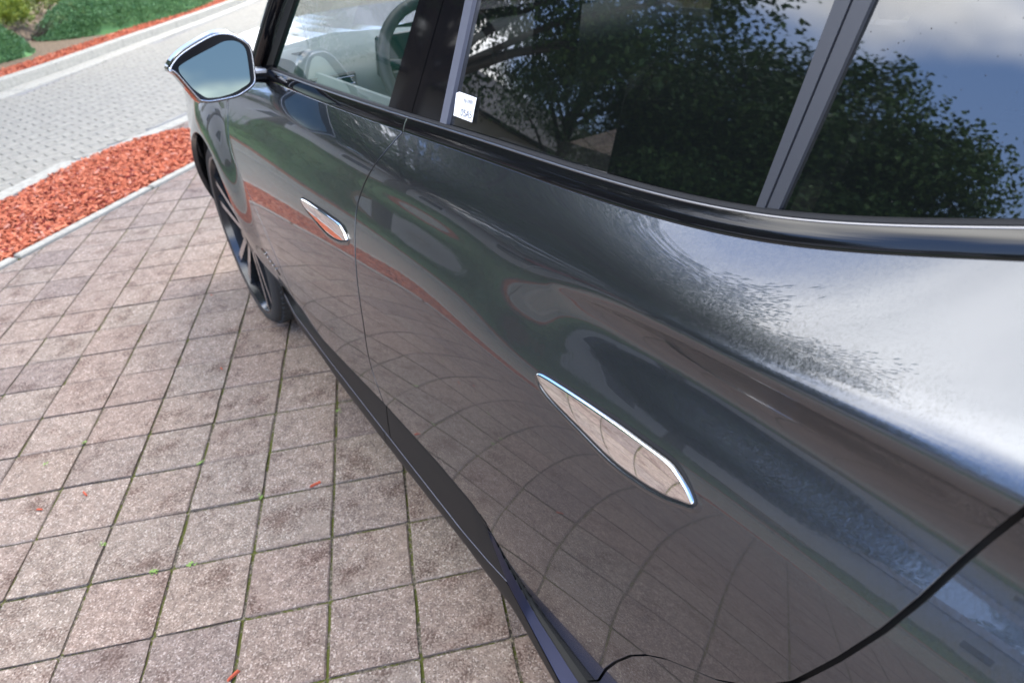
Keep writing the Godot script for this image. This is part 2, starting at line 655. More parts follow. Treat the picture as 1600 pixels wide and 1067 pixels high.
func make_materials() -> void:
	var pg := grain(1024, 0.24, 5, [lin(.165, .128, .112), lin(.225, .178, .155), lin(.252, .20, .175), lin(.272, .216, .19), lin(.30, .243, .213), lin(.345, .285, .255), lin(.53, .47, .43)], 0.12)
	var stain := blotches(1024, 21, Color(0.76, 0.71, 0.70), 0.62, 0.92, 0.010)
	for k in 7:
		var m := mat("paver_%d" % k, Color(0.886, 0.886, 0.886).darkened([0.0, 0.015, 0.03, 0.01, 0.05, 0.02, 0.08][k]) * [Color(1, .98, .94), Color(1, .975, .93), Color(1, .97, .93), Color(.99, .98, .94), Color(.985, .97, .94), Color(1, .965, .925), Color(.98, .96, .94)][k], 0.9, 0.0, 0.35)
		m.albedo_texture = pg[0]
		triplanar(m, 0.80, Vector3(k * 0.37, 0.2 * k, k * 0.61))
		m.heightmap_enabled = true
		m.heightmap_texture = pg[1]
		m.heightmap_scale = 0.16
		m.detail_enabled = true
		m.detail_albedo = stain
		m.detail_blend_mode = BaseMaterial3D.BLEND_MODE_MUL
		m.detail_uv_layer = BaseMaterial3D.DETAIL_UV_2
		m.uv2_triplanar = true
		m.uv2_world_triplanar = true
		m.uv2_scale = Vector3.ONE / 1.7
		m.uv2_offset = Vector3(k * 0.21, 0, k * 0.43)
	var cg := grain(512, 0.2, 9, [lin(.38, .365, .335), lin(.42, .405, .37), lin(.44, .425, .39), lin(.48, .465, .42)], 0.1)
	var kerb := mat("kerb", Color(0.88, 0.87, 0.83), 0.9, 0.0, 0.3)
	kerb.albedo_texture = cg[0]
	triplanar(kerb, 0.7)
	kerb.heightmap_enabled = true
	kerb.heightmap_texture = cg[1]
	kerb.heightmap_scale = 0.08
	var brick := mat("road_brick", Color(0.80, 0.785, 0.745), 0.9, 0.0, 0.3)
	brick.albedo_texture = cg[0]
	triplanar(brick, 0.9)
	brick.vertex_color_use_as_albedo = true
	var jg := grain(512, 0.3, 31, [lin(.10, .085, .065), lin(.15, .127, .096), lin(.20, .168, .13)], 0.5, 0.05)
	var joint := mat("joint_soil", Color(0.9, 0.9, 0.9), 1.0, 0.0, 0.1)
	joint.albedo_texture = jg[0]
	triplanar(joint, 0.3)
	joint.detail_enabled = true
	joint.detail_albedo = blotches(512, 40, Color(0.30, 0.31, 0.15), 0.42, 0.56, 0.02)
	joint.detail_blend_mode = BaseMaterial3D.BLEND_MODE_MIX
	joint.detail_uv_layer = BaseMaterial3D.DETAIL_UV_2
	joint.uv2_triplanar = true
	joint.uv2_world_triplanar = true
	joint.uv2_scale = Vector3.ONE / 1.1
	var soil := mat("soil", Color(1.0, 0.95, 0.9), 1.0, 0.0, 0.1)
	soil.albedo_texture = jg[0]
	triplanar(soil, 0.8)
	mat("road_joint", lin(.24, .23, .21), 1.0, 0.0, 0.1)
	var mulch := mat("mulch", Color(0.90, 0.90, 0.90), 0.9, 0.0, 0.2)
	mulch.vertex_color_use_as_albedo = true
	mat("mulch_loose", lin(.36, .08, .045), 0.9, 0.0, 0.2)
	var leaf := mat("leaf", Color(0.93, 0.93, 0.93), 0.55, 0.0, 0.4)
	leaf.vertex_color_use_as_albedo = true
	leaf.backlight_enabled = true
	leaf.backlight = Color(0.35, 0.35, 0.35)
	mat("weed", lin(.16, .26, .045), 0.6)
	mat("mound", lin(.115, .225, .085), 1.0, 0.0, 0.1)
	mat("bark", lin(.09, .075, .06), 0.95, 0.0, 0.2)
	var tree := mat("tree_leaf", Color.WHITE, 0.5, 0.0, 0.4)
	tree.vertex_color_use_as_albedo = true
	tree.backlight_enabled = true
	tree.backlight = Color(0.45, 0.45, 0.45)
	mat("render", lin(.62, .61, .58), 0.9)
	mat("roof_tile", lin(.10, .095, .095), 0.85)
	mat("dark_pane", lin(.02, .024, .03), 0.05)
	mat("far_ground", lin(.19, .185, .178), 1.0, 0.0, 0.1)
	mat("sign_red", lin(.55, .02, .02), 0.4)
	mat("sign_white", lin(.8, .8, .8), 0.5)
	# car
	var paint := mat("paint", lin(.072, .079, .092), 0.26, 0.92, 0.6)  # grey base, tinted slightly blue to stand for reflected sky
	var fl := RandomNumberGenerator.new()
	fl.seed = 5
	var cells := noise_image(1024, 0.30, 8, FastNoiseLite.TYPE_CELLULAR, 1).get_data()
	var cells2 := noise_image(1024, 0.30, 9, FastNoiseLite.TYPE_CELLULAR, 1).get_data()
	var nb := PackedByteArray()
	nb.resize(1024 * 1024 * 3)
	for i in 1024 * 1024:
		nb[i * 3] = cells[i]
		nb[i * 3 + 1] = cells2[i]
		nb[i * 3 + 2] = 255
	paint.normal_enabled = true
	paint.normal_texture = ImageTexture.create_from_image(Image.create_from_data(1024, 1024, false, Image.FORMAT_RGB8, nb))
	paint.normal_scale = 0.065
	triplanar(paint, 0.42)
	paint.clearcoat_enabled = true
	paint.clearcoat = 1.0
	paint.clearcoat_roughness = 0.015
	mat("gloss_black", lin(.005, .005, .006), 0.05, 0.0, 0.45)
	mat("satin_black", lin(.009, .0095, .010), 0.48, 0.0, 0.35)
	mat("blade_sky_blue", lin(.022, .025, .050), 0.36, 0.7, 0.35)  # black strip; the blue of the reflected sky is in the colour
	mat("rubber", lin(.018, .018, .019), 0.75, 0.0, 0.35)
	mat("tyre", lin(.032, .032, .032), 0.75, 0.0, 0.35)
	mat("chrome", lin(.80, .80, .80), 0.035, 1.0, 0.5)
	mat("satin_chrome", lin(.42, .42, .43), 0.26, 1.0, 0.5)
	mat("frame_strip", lin(.20, .21, .26), 0.30, 0.55, 0.5)
	mat("frame_grey", lin(.05, .052, .06), 0.38, 0.3, 0.5)
	mat("bead_metal", lin(.20, .20, .21), 0.3, 0.9, 0.5)
	mat("rim_dark", lin(.030, .032, .036), 0.18, 0.5, 0.6)
	mat("rim_bright", lin(.45, .46, .50), 0.16, 1.0, 0.5)
	mat("mirror", lin(.095, .12, .115), 0.01, 1.0, 0.5)
	mat("lamp_clear", lin(.7, .7, .72), 0.08, 0.6, 0.5)
	var g1 := mat("glass_clear", lin(.012, .05, .036, 0.32), 0.0, 0.0, 0.65)
	g1.transparency = BaseMaterial3D.TRANSPARENCY_ALPHA
	var g2 := mat("glass_dark", lin(.004, .005, .005, 0.92), 0.0, 0.0, 1.0)
	g2.transparency = BaseMaterial3D.TRANSPARENCY_ALPHA
	g2.clearcoat_enabled = true
	g2.clearcoat = 0.7
	g2.clearcoat_roughness = 0.0
	mat("trim_grey", lin(.13, .165, .15), 0.6)
	mat("trim_dark", lin(.03, .032, .034), 0.5)
	mat("headliner", lin(.45, .45, .43), 0.9)
	mat("seat", lin(.05, .05, .052), 0.7)
	mat("label_white", lin(.82, .83, .84), 0.6)
	mat("ink", lin(.05, .05, .07), 0.8)

# ------------------------------------------------------------------ ground
func flat(poly: Array, y: float) -> ArrayMesh:
	var b := MB.new()
	var p := PackedVector2Array()
	for q in poly:
		p.append(q)
	var ids := Geometry2D.triangulate_polygon(p)
	if ids.size() == 0:
		print("bad polygon ", p)
	for q in p:
		b.v(Vector3(q.x, y, -q.y), Vector3.UP, q)
	for k in range(0, ids.size(), 3):
		b.tri(ids[k], ids[k + 1], ids[k + 2])
	return b.done()

func cell(i: float, j: float) -> Vector2:  # paver grid to (x, o)
	return Vector2(0.56036, 0.51085) + TILE * (i * Vector2(-0.38752, -0.92186) + j * Vector2(-0.92186, 0.38752))

func project(p: Vector3) -> Vector3:  # 0..1 across the photograph, depth
	var q := p - W(-2.6405, 1.3428, 0.4281)
	var z := q.dot(Vector3(0.72247, -0.53243, 0.44109))
	if z < 0.05:
		return Vector3(-9, -9, z)
	return Vector3(0.5 + q.dot(Vector3(-0.55754, -0.07135, 0.82708)) / z * 1067.0 / 1600.0, 0.5 + q.dot(Vector3(-0.40889, -0.84346, -0.3484)) / z, z)

var K0 := Vector2(1.444, .918)
var KD := Vector2(.672, -.741)
var MULCH_OUT := [Vector2(-1.2, 3.94), Vector2(0, 2.96), Vector2(1.5, 1.77), Vector2(2.2, 1.24), Vector2(2.84, .733), Vector2(3.285, .389), Vector2(3.499, .147), Vector2(3.62, -.05), Vector2(3.669, -.229), Vector2(3.66, -.40), Vector2(3.55, -.60), Vector2(3.2, -.84)]
var ROAD_NEAR := [Vector2(-9, 10.2), Vector2(-5, 7.0), Vector2(-1.5, 4.30), Vector2(0, 3.12), Vector2(1.5, 1.94), Vector2(2.839, .899), Vector2(3.418, .33), Vector2(3.934, -.245), Vector2(4.525, -.90), Vector2(5.5, -1.9), Vector2(7, -3.2), Vector2(12, -7)]
var ROAD_FAR := [Vector2(-9, 13.8), Vector2(-3, 9), Vector2(2, 5), Vector2(5.5, 2.3), Vector2(7.536, .834), Vector2(8.465, .177), Vector2(10.12, -.85), Vector2(12.73, -2.52), Vector2(15.08, -3.94), Vector2(20, -6.6), Vector2(27, -9.5)]

func shifted(line: Array, d: float) -> Array:  # to the left of the line's direction in (x, o)
	var out := []
	for k in line.size():
		var t: Vector2 = (line[mini(k + 1, line.size() - 1)] - line[maxi(k - 1, 0)]).normalized()
		out.append(line[k] + Vector2(-t.y, t.x) * d)
	return out

func kerb_row(root: Node3D, line: Array, wide: float, y0: float, y1: float, each: float) -> void:
	var inner := shifted(line, wide)
	for k in line.size() - 1:
		var a: Vector2 = line[k]
		var b: Vector2 = line[k + 1]
		var a2: Vector2 = inner[k]
		var b2: Vector2 = inner[k + 1]
		var n := maxi(1, roundi(a.distance_to(b) / each))
		for i in n:
			var s := float(i) / n + 0.002
			var e := float(i + 1) / n - 0.002
			var p := PackedVector2Array([a.lerp(b, s), a.lerp(b, e), a2.lerp(b2, e), a2.lerp(b2, s)])
			var m := MB.new()
			m.prism(p, y0, y1 + rng.randf_range(-0.002, 0.002), 0.007)
			put("kerb_stone", m.done(), M.kerb, root)

func ground() -> void:
	struct("ground", flat([Vector2(-260, -260), Vector2(260, -260), Vector2(260, 260), Vector2(-260, 260)], -0.05), M.far_ground)
	var near: Array = ROAD_NEAR.duplicate()
	var far: Array = ROAD_FAR.duplicate()
	# the paved forecourt
	var court: Array = near.duplicate()
	court.append_array([Vector2(12, -12), Vector2(-14, -12), Vector2(-14, 10.2)])
	var pave := struct("pavement", flat(court, -0.0065), M.joint_soil)
	var poly := PackedVector2Array()
	for q in near:
		poly.append(q)
	poly.append_array(PackedVector2Array([Vector2(12, -12), Vector2(-14, -12), Vector2(-14, 10.2)]))
	var bed := PackedVector2Array([K0 + KD * -3.95 + Vector2(.741, .672) * .05, K0 + KD * 2.2 + Vector2(.741, .672) * .05])
	var rev := MULCH_OUT.duplicate()
	rev.reverse()
	for q in rev:
		bed.append(q)
	var bed_wide: PackedVector2Array = Geometry2D.offset_polygon(bed, 0.06)[0]
	var inside: PackedVector2Array = Geometry2D.offset_polygon(poly, -0.13)[0]
	var shapes := []
	for s in 5:  # a few worn outlines
		var p := PackedVector2Array()
		var h := TILE * 0.5 - 0.0037
		for c in 4:
			var sx: float = [-1, 1, 1, -1][c]
			var sy: float = [-1, -1, 1, 1][c]
			var r := rng.randf_range(0.0015, 0.004)
			var corner := Vector2(sx * h, sy * h)
			var into := Vector2(-sx * r, 0)
			var into2 := Vector2(0, -sy * r)
			if c % 2 == 0:
				p.append(corner + into2)
				p.append(corner + into)
			else:
				p.append(corner + into)
				p.append(corner + into2)
			var nc := Vector2([1, 1, -1, -1][c] * h, [-1, 1, 1, -1][c] * h)
			for e in 2:
				p.append(corner.lerp(nc, (e + 1) / 3.0) + corner.direction_to(nc).orthogonal() * rng.randf_range(-0.0018, 0.0014))
		var m := MB.new()
		m.prism(p, -0.03, 0.0, 0.0034)
		shapes.append(m.done())
	var turn := Basis(Vector3(-0.38752, 0, 0.92186), Vector3.UP, Vector3(-0.92186, 0, -0.38752))
	turn = Basis(Vector3(0.92186, 0, 0.38752), Vector3.UP, Vector3(-0.38752, 0, 0.92186))
	var cand := []
	var rest := [[], [], [], [], []]
	for i in range(-46, 20):
		for j in range(-30, 40):
			var c := cell(i + 0.5, j + 0.5)
			var quad := PackedVector2Array([cell(i + .022, j + .022), cell(i + .978, j + .022), cell(i + .978, j + .978), cell(i + .022, j + .978)])
			if not Geometry2D.is_point_in_polygon(c, poly) and Geometry2D.intersect_polygons(quad, inside).size() == 0:
				continue
			var pieces := []
			for a in Geometry2D.intersect_polygons(quad, inside):
				for d in Geometry2D.clip_polygons(a, bed_wide):
					pieces.append(d)
			if pieces.size() == 0:
				continue
			var area := 0.0
			for k in pieces[0].size():
				area += pieces[0][k].cross(pieces[0][(k + 1) % pieces[0].size()]) * 0.5
			var whole := pieces.size() == 1 and absf(absf(area) - pow(TILE * 0.956, 2)) < 1e-5
			if absf(area) < 0.0006:
				continue
			var pr := project(W(c.x, 0, c.y))
			var seen := pr.x > -0.09 and pr.x < 0.62 and pr.y > 0.1 and pr.y < 1.12 and not (c.y < -0.25 and c.x < 0.3)
			if c.y < -0.6 and c.x < 0.6:
				seen = false
			var tf := Transform3D(turn.rotated(Vector3.UP, [0.0, PI * 0.5, PI, PI * 1.5][rng.randi() % 4] + rng.randf_range(-0.008, 0.008)), W(c.x, rng.randf_range(-0.0016, 0.0016), c.y))
			tf.basis = Basis(Vector3(rng.randf_range(-1, 1), 0, rng.randf_range(-1, 1)).normalized(), rng.randf_range(0, 0.007)) * tf.basis
			var kind := rng.randi() % 5
			cand.append([-1.0 / maxf(pr.z, 0.1) if seen else 1.0, whole, tf, kind, pieces[0], c])
	cand.sort_custom(func(a, b): return a[0] < b[0])
	var cut := MB.new()
	for k in cand.size():
		var e: Array = cand[k]
		if k < 298 and e[0] < 0.0:
			var m: Material = M["paver_%d" % ([0, 1, 2, 3, 0, 5, 1, 4, 3, 2, 5, 6][rng.randi() % 12])]
			if e[1]:
				var o := put("paver", shapes[e[3]], m, pave)
				o.transform = e[2]
			else:
				var b := MB.new()
				b.prism(e[4], -0.03, 0.0, 0.003)
				put("paver", b.done(), m, pave)
		elif e[1]:
			rest[e[3]].append(e[2])
		else:
			cut.prism(e[4], -0.03, 0.0)
	for k in 5:
		many("paver_field", shapes[k], M["paver_%d" % k], rest[k], [], pave)
	var co := put("cut_pavers", cut.done(), M.paver_2, pave)
	co.set_meta("kind", "stuff")
	# kerbs round the mulch bed and along the road
	var kr := Node3D.new()
	kr.name = "kerb"
	kr.set_meta("kind", "structure")
	add_child(kr)
	kerb_row(kr, [K0 + KD * 2.2, K0 + KD * -4.05], -0.05, -0.05, 0.016, 1.0)
	kerb_row(kr, MULCH_OUT.slice(0, 6), 0.125, -0.05, 0.032, 1.0)
	kerb_row(kr, ROAD_NEAR.slice(5), -0.13, -0.05, 0.012, 1.0)
	kerb_row(kr, ROAD_FAR, 0.16, -0.05, 0.11, 1.0)
	kerb_row(kr, shifted(ROAD_FAR, -0.30), 0.295, -0.05, 0.004, 1.0)
	# road of small setts
	var rp: Array = near.duplicate()
	rev = far.duplicate()
	rev.reverse()
	rp.append_array(rev)
	var road := struct("road", flat(rp, -0.012), M.road_joint)
	var rpoly := PackedVector2Array()
	for q in rp:
		rpoly.append(q)
	rpoly = Geometry2D.offset_polygon(rpoly, -0.06)[0]
	var far_in := PackedVector2Array()
	for q in shifted(ROAD_FAR, -0.36):
		far_in.append(q)
	var bm := MB.new()
	bm.box(Vector3(0, -0.02, 0), Vector3(0.1965, 0.04, 0.0965), 0.005)
	var bricks := bm.done()
	var tf := []
	var tint := []
	var du := Vector2(.655, -.755)  # courses run roughly along the near kerb's far stretch
	du = Vector2(0.24, -0.97)
	var dv := Vector2(du.y, -du.x)
	for r in range(-130, 190):
		for k in range(-75, 75):
			var p := Vector2(6, 0) + dv * (r * 0.1) + du * (k * 0.2 + (0.1 if r % 2 else 0.0))
			if p.x > 21 or p.x < -6 or not Geometry2D.is_point_in_polygon(p, rpoly):
				continue
			var close := false
			for q in far_in.size() - 1:
				if Geometry2D.get_closest_point_to_segment(p, far_in[q], far_in[q + 1]).distance_to(p) < 0.05 or (p - far_in[q]).cross(far_in[q + 1] - far_in[q]) < 0.0 and p.distance_to(far_in[q]) < 0.6 and p.distance_to(far_in[q + 1]) < 3.0:
					close = true
			if close:
				continue
			tf.append(Transform3D(Basis(Vector3(du.x, 0, -du.y), Vector3.UP, Vector3(du.y, 0, du.x)).rotated(Vector3.UP, rng.randf_range(-.01, .01)), W(p.x, rng.randf_range(-.002, .002), p.y)))
			var g := rng.randf_range(0.93, 1.0)
			tint.append(Color(g, g, g * 0.99))
	many("road_setts", bricks, M.road_brick, tf, tint, road)
	# narrow drain channel beside the near kerb
	var dm := MB.new()
	dm.prism(PackedVector2Array([Vector2(3.93, -.17), Vector2(4.02, -.24), Vector2(5.05, -1.30), Vector2(4.96, -1.36)]), -0.02, 0.006, 0.003)
	struct("drain_channel", dm.done(), M.road_joint)
	# red mulch
	var mb := struct("mulch_bed", flat(bed, 0.0), M.mulch_loose)
	chips(mb, bed, 17000, 0.012)
	var strip := PackedVector2Array()
	for q in shifted(ROAD_FAR, 0.16):
		strip.append(q)
	var back := shifted(ROAD_FAR, 0.62)
	back.reverse()
	for q in back:
		strip.append(q)
	var sb := struct("mulch_border", flat(strip, 0.085), M.mulch_loose)
	chips(sb, strip, 26000, 0.095)
	var soil := []
	soil.append_array(shifted(ROAD_FAR, 0.6))
	soil.append_array([Vector2(60, 10), Vector2(30, 45), Vector2(-9, 40)])
	struct("planting_soil", flat(soil, 0.08), M.soil)

func chip_mesh(s: int) -> ArrayMesh:
	var g := RandomNumberGenerator.new()
	g.seed = s
	var b := MB.new()
	var l := g.randf_range(0.75, 1.25)
	var w := g.randf_range(0.22, 0.5)
	var t := g.randf_range(0.08, 0.2)
	var P := []
	for k in 8:
		P.append(Vector3((l if k & 1 else -l) * g.randf_range(0.6, 1.0), (t if k & 2 else -t) * g.randf_range(0.6, 1.2) + 0.08 * sin(k * 2.0 + s), (w if k & 4 else -w) * g.randf_range(0.5, 1.0)))
	for f in [[0, 1, 3, 2], [4, 5, 7, 6], [0, 1, 5, 4], [2, 3, 7, 6], [0, 2, 6, 4], [1, 3, 7, 5]]:
		b.quad(P[f[0]], P[f[1]], P[f[2]], P[f[3]], P[f[0]] + P[f[1]] + P[f[2]] + P[f[3]])
	return b.done()

func chips(root: Node, poly: PackedVector2Array, n: int, y: float) -> void:
	var box := Rect2(poly[0], Vector2.ZERO)
	for p in poly:
		box = box.expand(p)
	for s in 5:
		var tf := []
		var tint := []
		var tries := 0
		while tf.size() < n / 5 and tries < n * 20:
			tries += 1
			var p := box.position + Vector2(rng.randf() * box.size.x, rng.randf() * box.size.y)
			if not Geometry2D.is_point_in_polygon(p, poly):
				continue
			if p.x > 21 or p.x < -7:
				continue
			var size := rng.randf_range(0.009, 0.024)
			var basis := Basis.from_euler(Vector3(rng.randfn(0, 0.38), rng.randf() * TAU, rng.randfn(0, 0.38))).scaled(Vector3.ONE * size)
			tf.append(Transform3D(basis, W(p.x, y + rng.randf_range(-0.008, 0.016), p.y)))
			var v := rng.randf()
			var c := Color(.47, .115, .056).lerp(Color(.68, .235, .125), rng.randf())
			if v < 0.12:
				c = Color(.22, .04, .03)
			elif v > 0.93:
				c = Color(.68, .30, .20)
			tint.append(c)
		many("mulch_chips", chip_mesh(s + 3), M.mulch, tf, tint, root)

# ------------------------------------------------------------------ plants
func leaf_mesh(len_: float, wide: float) -> ArrayMesh:
	var b := MB.new()
	var p := [Vector3(0, 0, 0), Vector3(wide, 0.12 * len_, len_ * 0.45), Vector3(0, -0.05 * len_, len_), Vector3(-wide, 0.12 * len_, len_ * 0.45)]
	for t in [[0, 1, 2], [0, 2, 3]]:
		var n: Vector3 = (p[t[2]] - p[t[0]]).cross(p[t[1]] - p[t[0]]).normalized()
		if n.y < 0:
			n = -n
		var i := b.v(p[t[0]], n)
		b.v(p[t[1]], n)
		b.v(p[t[2]], n)
		b.tri(i, i + 1, i + 2)
	return b.done()

func aim(dir: Vector3, roll: float, size: float) -> Basis:  # z along dir
	var z := dir.normalized()
	var x := Vector3.UP.cross(z)
	if x.length() < 0.05:
		x = Vector3.RIGHT
	x = x.normalized()
	var y := z.cross(x)
	return (Basis(x, y, z) * Basis(Vector3.BACK, roll)).scaled(Vector3.ONE * size)

func ground_cover(c: Vector2, dir: Vector2, half_len: float, half_wide: float, high: float, leaves: int, label: String, group: String, dark := 1.0) -> void:
	var root := Node3D.new()
	root.name = "ground_cover_shrub"
	root.position = W(c.x, 0.08, c.y)
	add_child(root, true)
	tag(root, label, "shrub", group)
	var n := FastNoiseLite.new()
	n.seed = rng.randi() % 1000
	n.frequency = 0.9
	var side := Vector2(-dir.y, dir.x)
	var h := func(a: float, r: float, lx: float, lz: float) -> float:
		var e := 1.0 + 0.16 * n.get_noise_2d(cos(a) * 1.5, sin(a) * 1.5)
		return high * pow(maxf(0.0, 1.0 - pow(r / e, 3.0)), 0.6) * (1.0 + 0.45 * n.get_noise_2d(lx * 1.6, lz * 1.6 + 30))
	var P := []
	var Q := []
	var b := MB.new()
	for i in 13:
		var r := i / 12.0 * 1.12
		var p := []
		var q := []
		for k in 40:
			var a := TAU * k / 40.0
			var l := dir * cos(a) * r * half_len + side * sin(a) * r * half_wide
			p.append(W(l.x, h.call(a, r, l.x, l.y) * 0.86 - 0.03, l.y))
			q.append(Vector3(l.x / half_len * 0.6, 1, -l.y / half_wide * 0.6).normalized())
		P.append(p)
		Q.append(q)
	b.grid(P, Q, true)
	put("twig_mass", b.done(), M.mound, root)
	var tf := []
	var tint := []
	for k in leaves:
		var a := rng.randf() * TAU
		var r := sqrt(rng.randf()) * 1.06
		var l := dir * cos(a) * r * half_len + side * sin(a) * r * half_wide
		var hh: float = h.call(a, r, l.x, l.y)
		var y := hh * rng.randf_range(0.78, 1.12) + rng.randf_range(-0.02, 0.03)
		var out := Vector3(cos(a) * dir.x + sin(a) * side.x, 0, -(cos(a) * dir.y + sin(a) * side.y))
		var d := Vector3(rng.randfn(0, 1), rng.randf_range(0.1, 1.5), rng.randfn(0, 1)) + out * r * 1.2
		tf.append(Transform3D(aim(d, rng.randf() * TAU, rng.randf_range(0.7, 1.3)), W(l.x, y, l.y)))
		var g := rng.randf()
		var col := Color(.075, .17, .065).lerp(Color(.17, .32, .12), g)
		if n.get_noise_2d(l.x * 0.8, l.y * 0.8 + 77) > 0.28:
			col = col.lerp(Color(.16, .19, .06), 0.5)
		tint.append(Color(col.r * dark, col.g * dark, col.b * dark))
	many("foliage", leaf_mesh(0.05, 0.011), M.leaf, tf, tint, root)

func twigs(root: Node3D, n: int, high: float, spread: float) -> void:
	var b := MB.new()
	for k in n:
		var a := rng.randf() * TAU
		var p := Vector3(cos(a), 0, sin(a)) * rng.randf() * spread * 0.2
		var path := [p]
		var rad := [0.008]
		for i in 4:
			p += Vector3(cos(a) * spread * 0.2 + rng.randfn(0, 0.04), high * 0.24, sin(a) * spread * 0.2 + rng.randfn(0, 0.04))
			path.append(p)
			rad.append(0.007 - 0.0014 * i)
		b.tube(path, rad, 5)
	put("stem", b.done(), M.bark, root)

func loose_shrub(at: Vector2, high: float, spread: float, leaves: int, a: Color, c: Color, label: String, group := "") -> void:
	var root := Node3D.new()
	root.name = "leafy_shrub"
	root.position = W(at.x, 0.07, at.y)
	add_child(root, true)
	tag(root, label, "shrub", group)
	twigs(root, 14, high, spread)
	var cl := []
	for k in 16:
		var t := rng.randf() * TAU
		var r := spread * sqrt(rng.randf())
		cl.append(Vector3(cos(t) * r, high * rng.randf_range(0.3, 0.95) * (1.0 - 0.4 * r / spread), sin(t) * r))
	var tf := []
	var tint := []
	for k in leaves:
		var o: Vector3 = cl[rng.randi() % cl.size()]
		var d := Vector3(rng.randfn(0, 1), rng.randfn(0, 0.8), rng.randfn(0, 1))
		tf.append(Transform3D(aim(d + Vector3(0, 0.3, 0), rng.randf() * TAU, rng.randf_range(0.7, 1.35)), o + d.normalized() * absf(rng.randfn(0.13, 0.08))))
		tint.append(a.lerp(c, rng.randf()))
	many("foliage", leaf_mesh(0.07, 0.022), M.leaf, tf, tint, root)

func planting() -> void:
	var g := "low evergreen ground-cover clumps along the red mulch border"
	ground_cover(Vector2(10.45, 1.55), Vector2(.83, -.55), 1.15, 1.15, 0.50, 24000, "low green ground-cover clump at the top left corner, left of the bare twiggy gap", g)
	ground_cover(Vector2(14.9, -1.85), Vector2(.885, -.465), 3.6, 1.2, 0.46, 52000, "long low green clump right of the bare twiggy gap", g)
	var more := [[Vector2(8.0, 3.3), Vector2(.8, -.6), 1.5], [Vector2(5.4, 4.9), Vector2(.8, -.6), 1.6], [Vector2(2.6, 6.9), Vector2(.78, -.62), 1.6], [Vector2(-.3, 9.2), Vector2(.77, -.63), 1.8], [Vector2(-3.6, 11.7), Vector2(.77, -.63), 1.9]]
	for k in more.size():
		ground_cover(more[k][0], more[k][1], more[k][2], 1.15, 0.48, 9000, ["low green clump outside the left edge, mirrored in the front wing", "low green clump across the road, mirrored in the front door", "low green clump across the road beneath the tall mirrored tree", "low green clump across the road abreast of the rear door", "farthest low green clump along the road behind the camera"][k], g, 0.9)
	loose_shrub(Vector2(14.6, 1.35), 0.75, 1.25, 5200, Color(.13, .20, .03), Color(.36, .40, .06), "yellow-green leafy shrub behind the low clump at the top left corner")
	loose_shrub(Vector2(17.6, -.2), 0.8, 1.2, 4200, Color(.10, .16, .03), Color(.30, .34, .06), "yellow-green leafy shrub on bare soil above the long low clump")
	loose_shrub(Vector2(16.2, 3.2), 0.9, 1.3, 3000, Color(.05, .10, .025), Color(.13, .20, .05), "dark leafy shrub in the very top left corner behind the yellow one")
	for k in 3:
		loose_shrub(Vector2([20.5, 23.5, 27.0][k], [-2.8, -5.0, -6.8][k]), 1.3, 1.7, 4500, Color(.05, .12, .025), Color(.20, .30, .06), ["bushy green shrub seen through the front side window, behind the long low clump", "green shrub beyond the bonnet, second along the far road edge", "farthest green shrub beyond the bonnet"][k], "shrubs behind the far road edge")
	# dead twigs in the bare gap between the two clumps
	for k in 3:
		var t := Node3D.new()
		t.name = "dry_twigs"
		t.position = W([12.2, 13.2, 12.6][k], 0.075, [0.3, 0.75, -0.05][k])
		add_child(t, true)
		tag(t, ["tuft of dry grey twigs in the bare gap, nearest the red mulch", "tuft of dry grey twigs in the bare gap, farthest back by the yellow shrub", "tuft of dry grey twigs in the bare gap, against the long low clump"][k], "twigs", "dry twigs in the bare gap")
		twigs(t, 26, 0.28, 0.7)

func tree(at: Vector2, high: float, base: float, rad: float, leaves: int, clumps: int, label: String, squash := 1.0, leaf := 1.0) -> void:
	var root := Node3D.new()
	root.name = "broadleaf_tree"
	root.position = W(at.x, 0.0, at.y)
	add_child(root, true)
	tag(root, label, "tree", "trees across the road")
	var b := MB.new()
	b.tube([Vector3(0, -0.1, 0), Vector3(0.03, 0.4, 0), Vector3(-0.02, base, 0.04), Vector3(0.1, (base + high) * 0.5, 0.1), Vector3(0.0, high * 0.9, 0)], [0.28, 0.21, 0.17, 0.11, 0.03], 10)
	var mid := (base + high) * 0.5
	var hh := (high - base) * 0.5
	var cl := []
	for k in clumps:
		var d := Vector3(rng.randfn(0, 1), rng.randfn(0, 1), rng.randfn(0, 1)).normalized()
		var r := pow(rng.randf(), 0.45)
		var o := Vector3(d.x * rad * r, mid + d.y * hh * r, d.z * rad * r * squash)
		cl.append(o)
		if k % 2 == 0:
			var s := Vector3(0, clampf(o.y - hh * 0.5, base * 0.9, high * 0.8), 0)
			b.tube([s, s.lerp(o, 0.5) + Vector3(0, 0.15, 0), o], [0.07, 0.045, 0.012], 6)
	put("trunk", b.done(), M.bark, root)
	var tf := []
	var tint := []
	for k in leaves:
		var c: Vector3 = cl[rng.randi() % clumps]
		var s := 0.085 * rad
		var p := c + Vector3(clampf(rng.randfn(0, 1.3), -2.4, 2.4) * s, clampf(rng.randfn(0, 0.62), -1.2, 1.2) * s, clampf(rng.randfn(0, 1.3), -2.4, 2.4) * s)
		var d := Vector3(rng.randfn(0, 1), rng.randfn(-0.2, 0.5), rng.randfn(0, 1))
		tf.append(Transform3D(aim(d, rng.randfn(0, 0.6), rng.randf_range(0.7, 1.3)), p))
		tint.append(Color(.040, .085, .026).lerp(Color(.11, .19, .05), rng.randf()))
	many("crown", leaf_mesh(0.095 * leaf, 0.036 * leaf), M.tree_leaf, tf, tint, root)

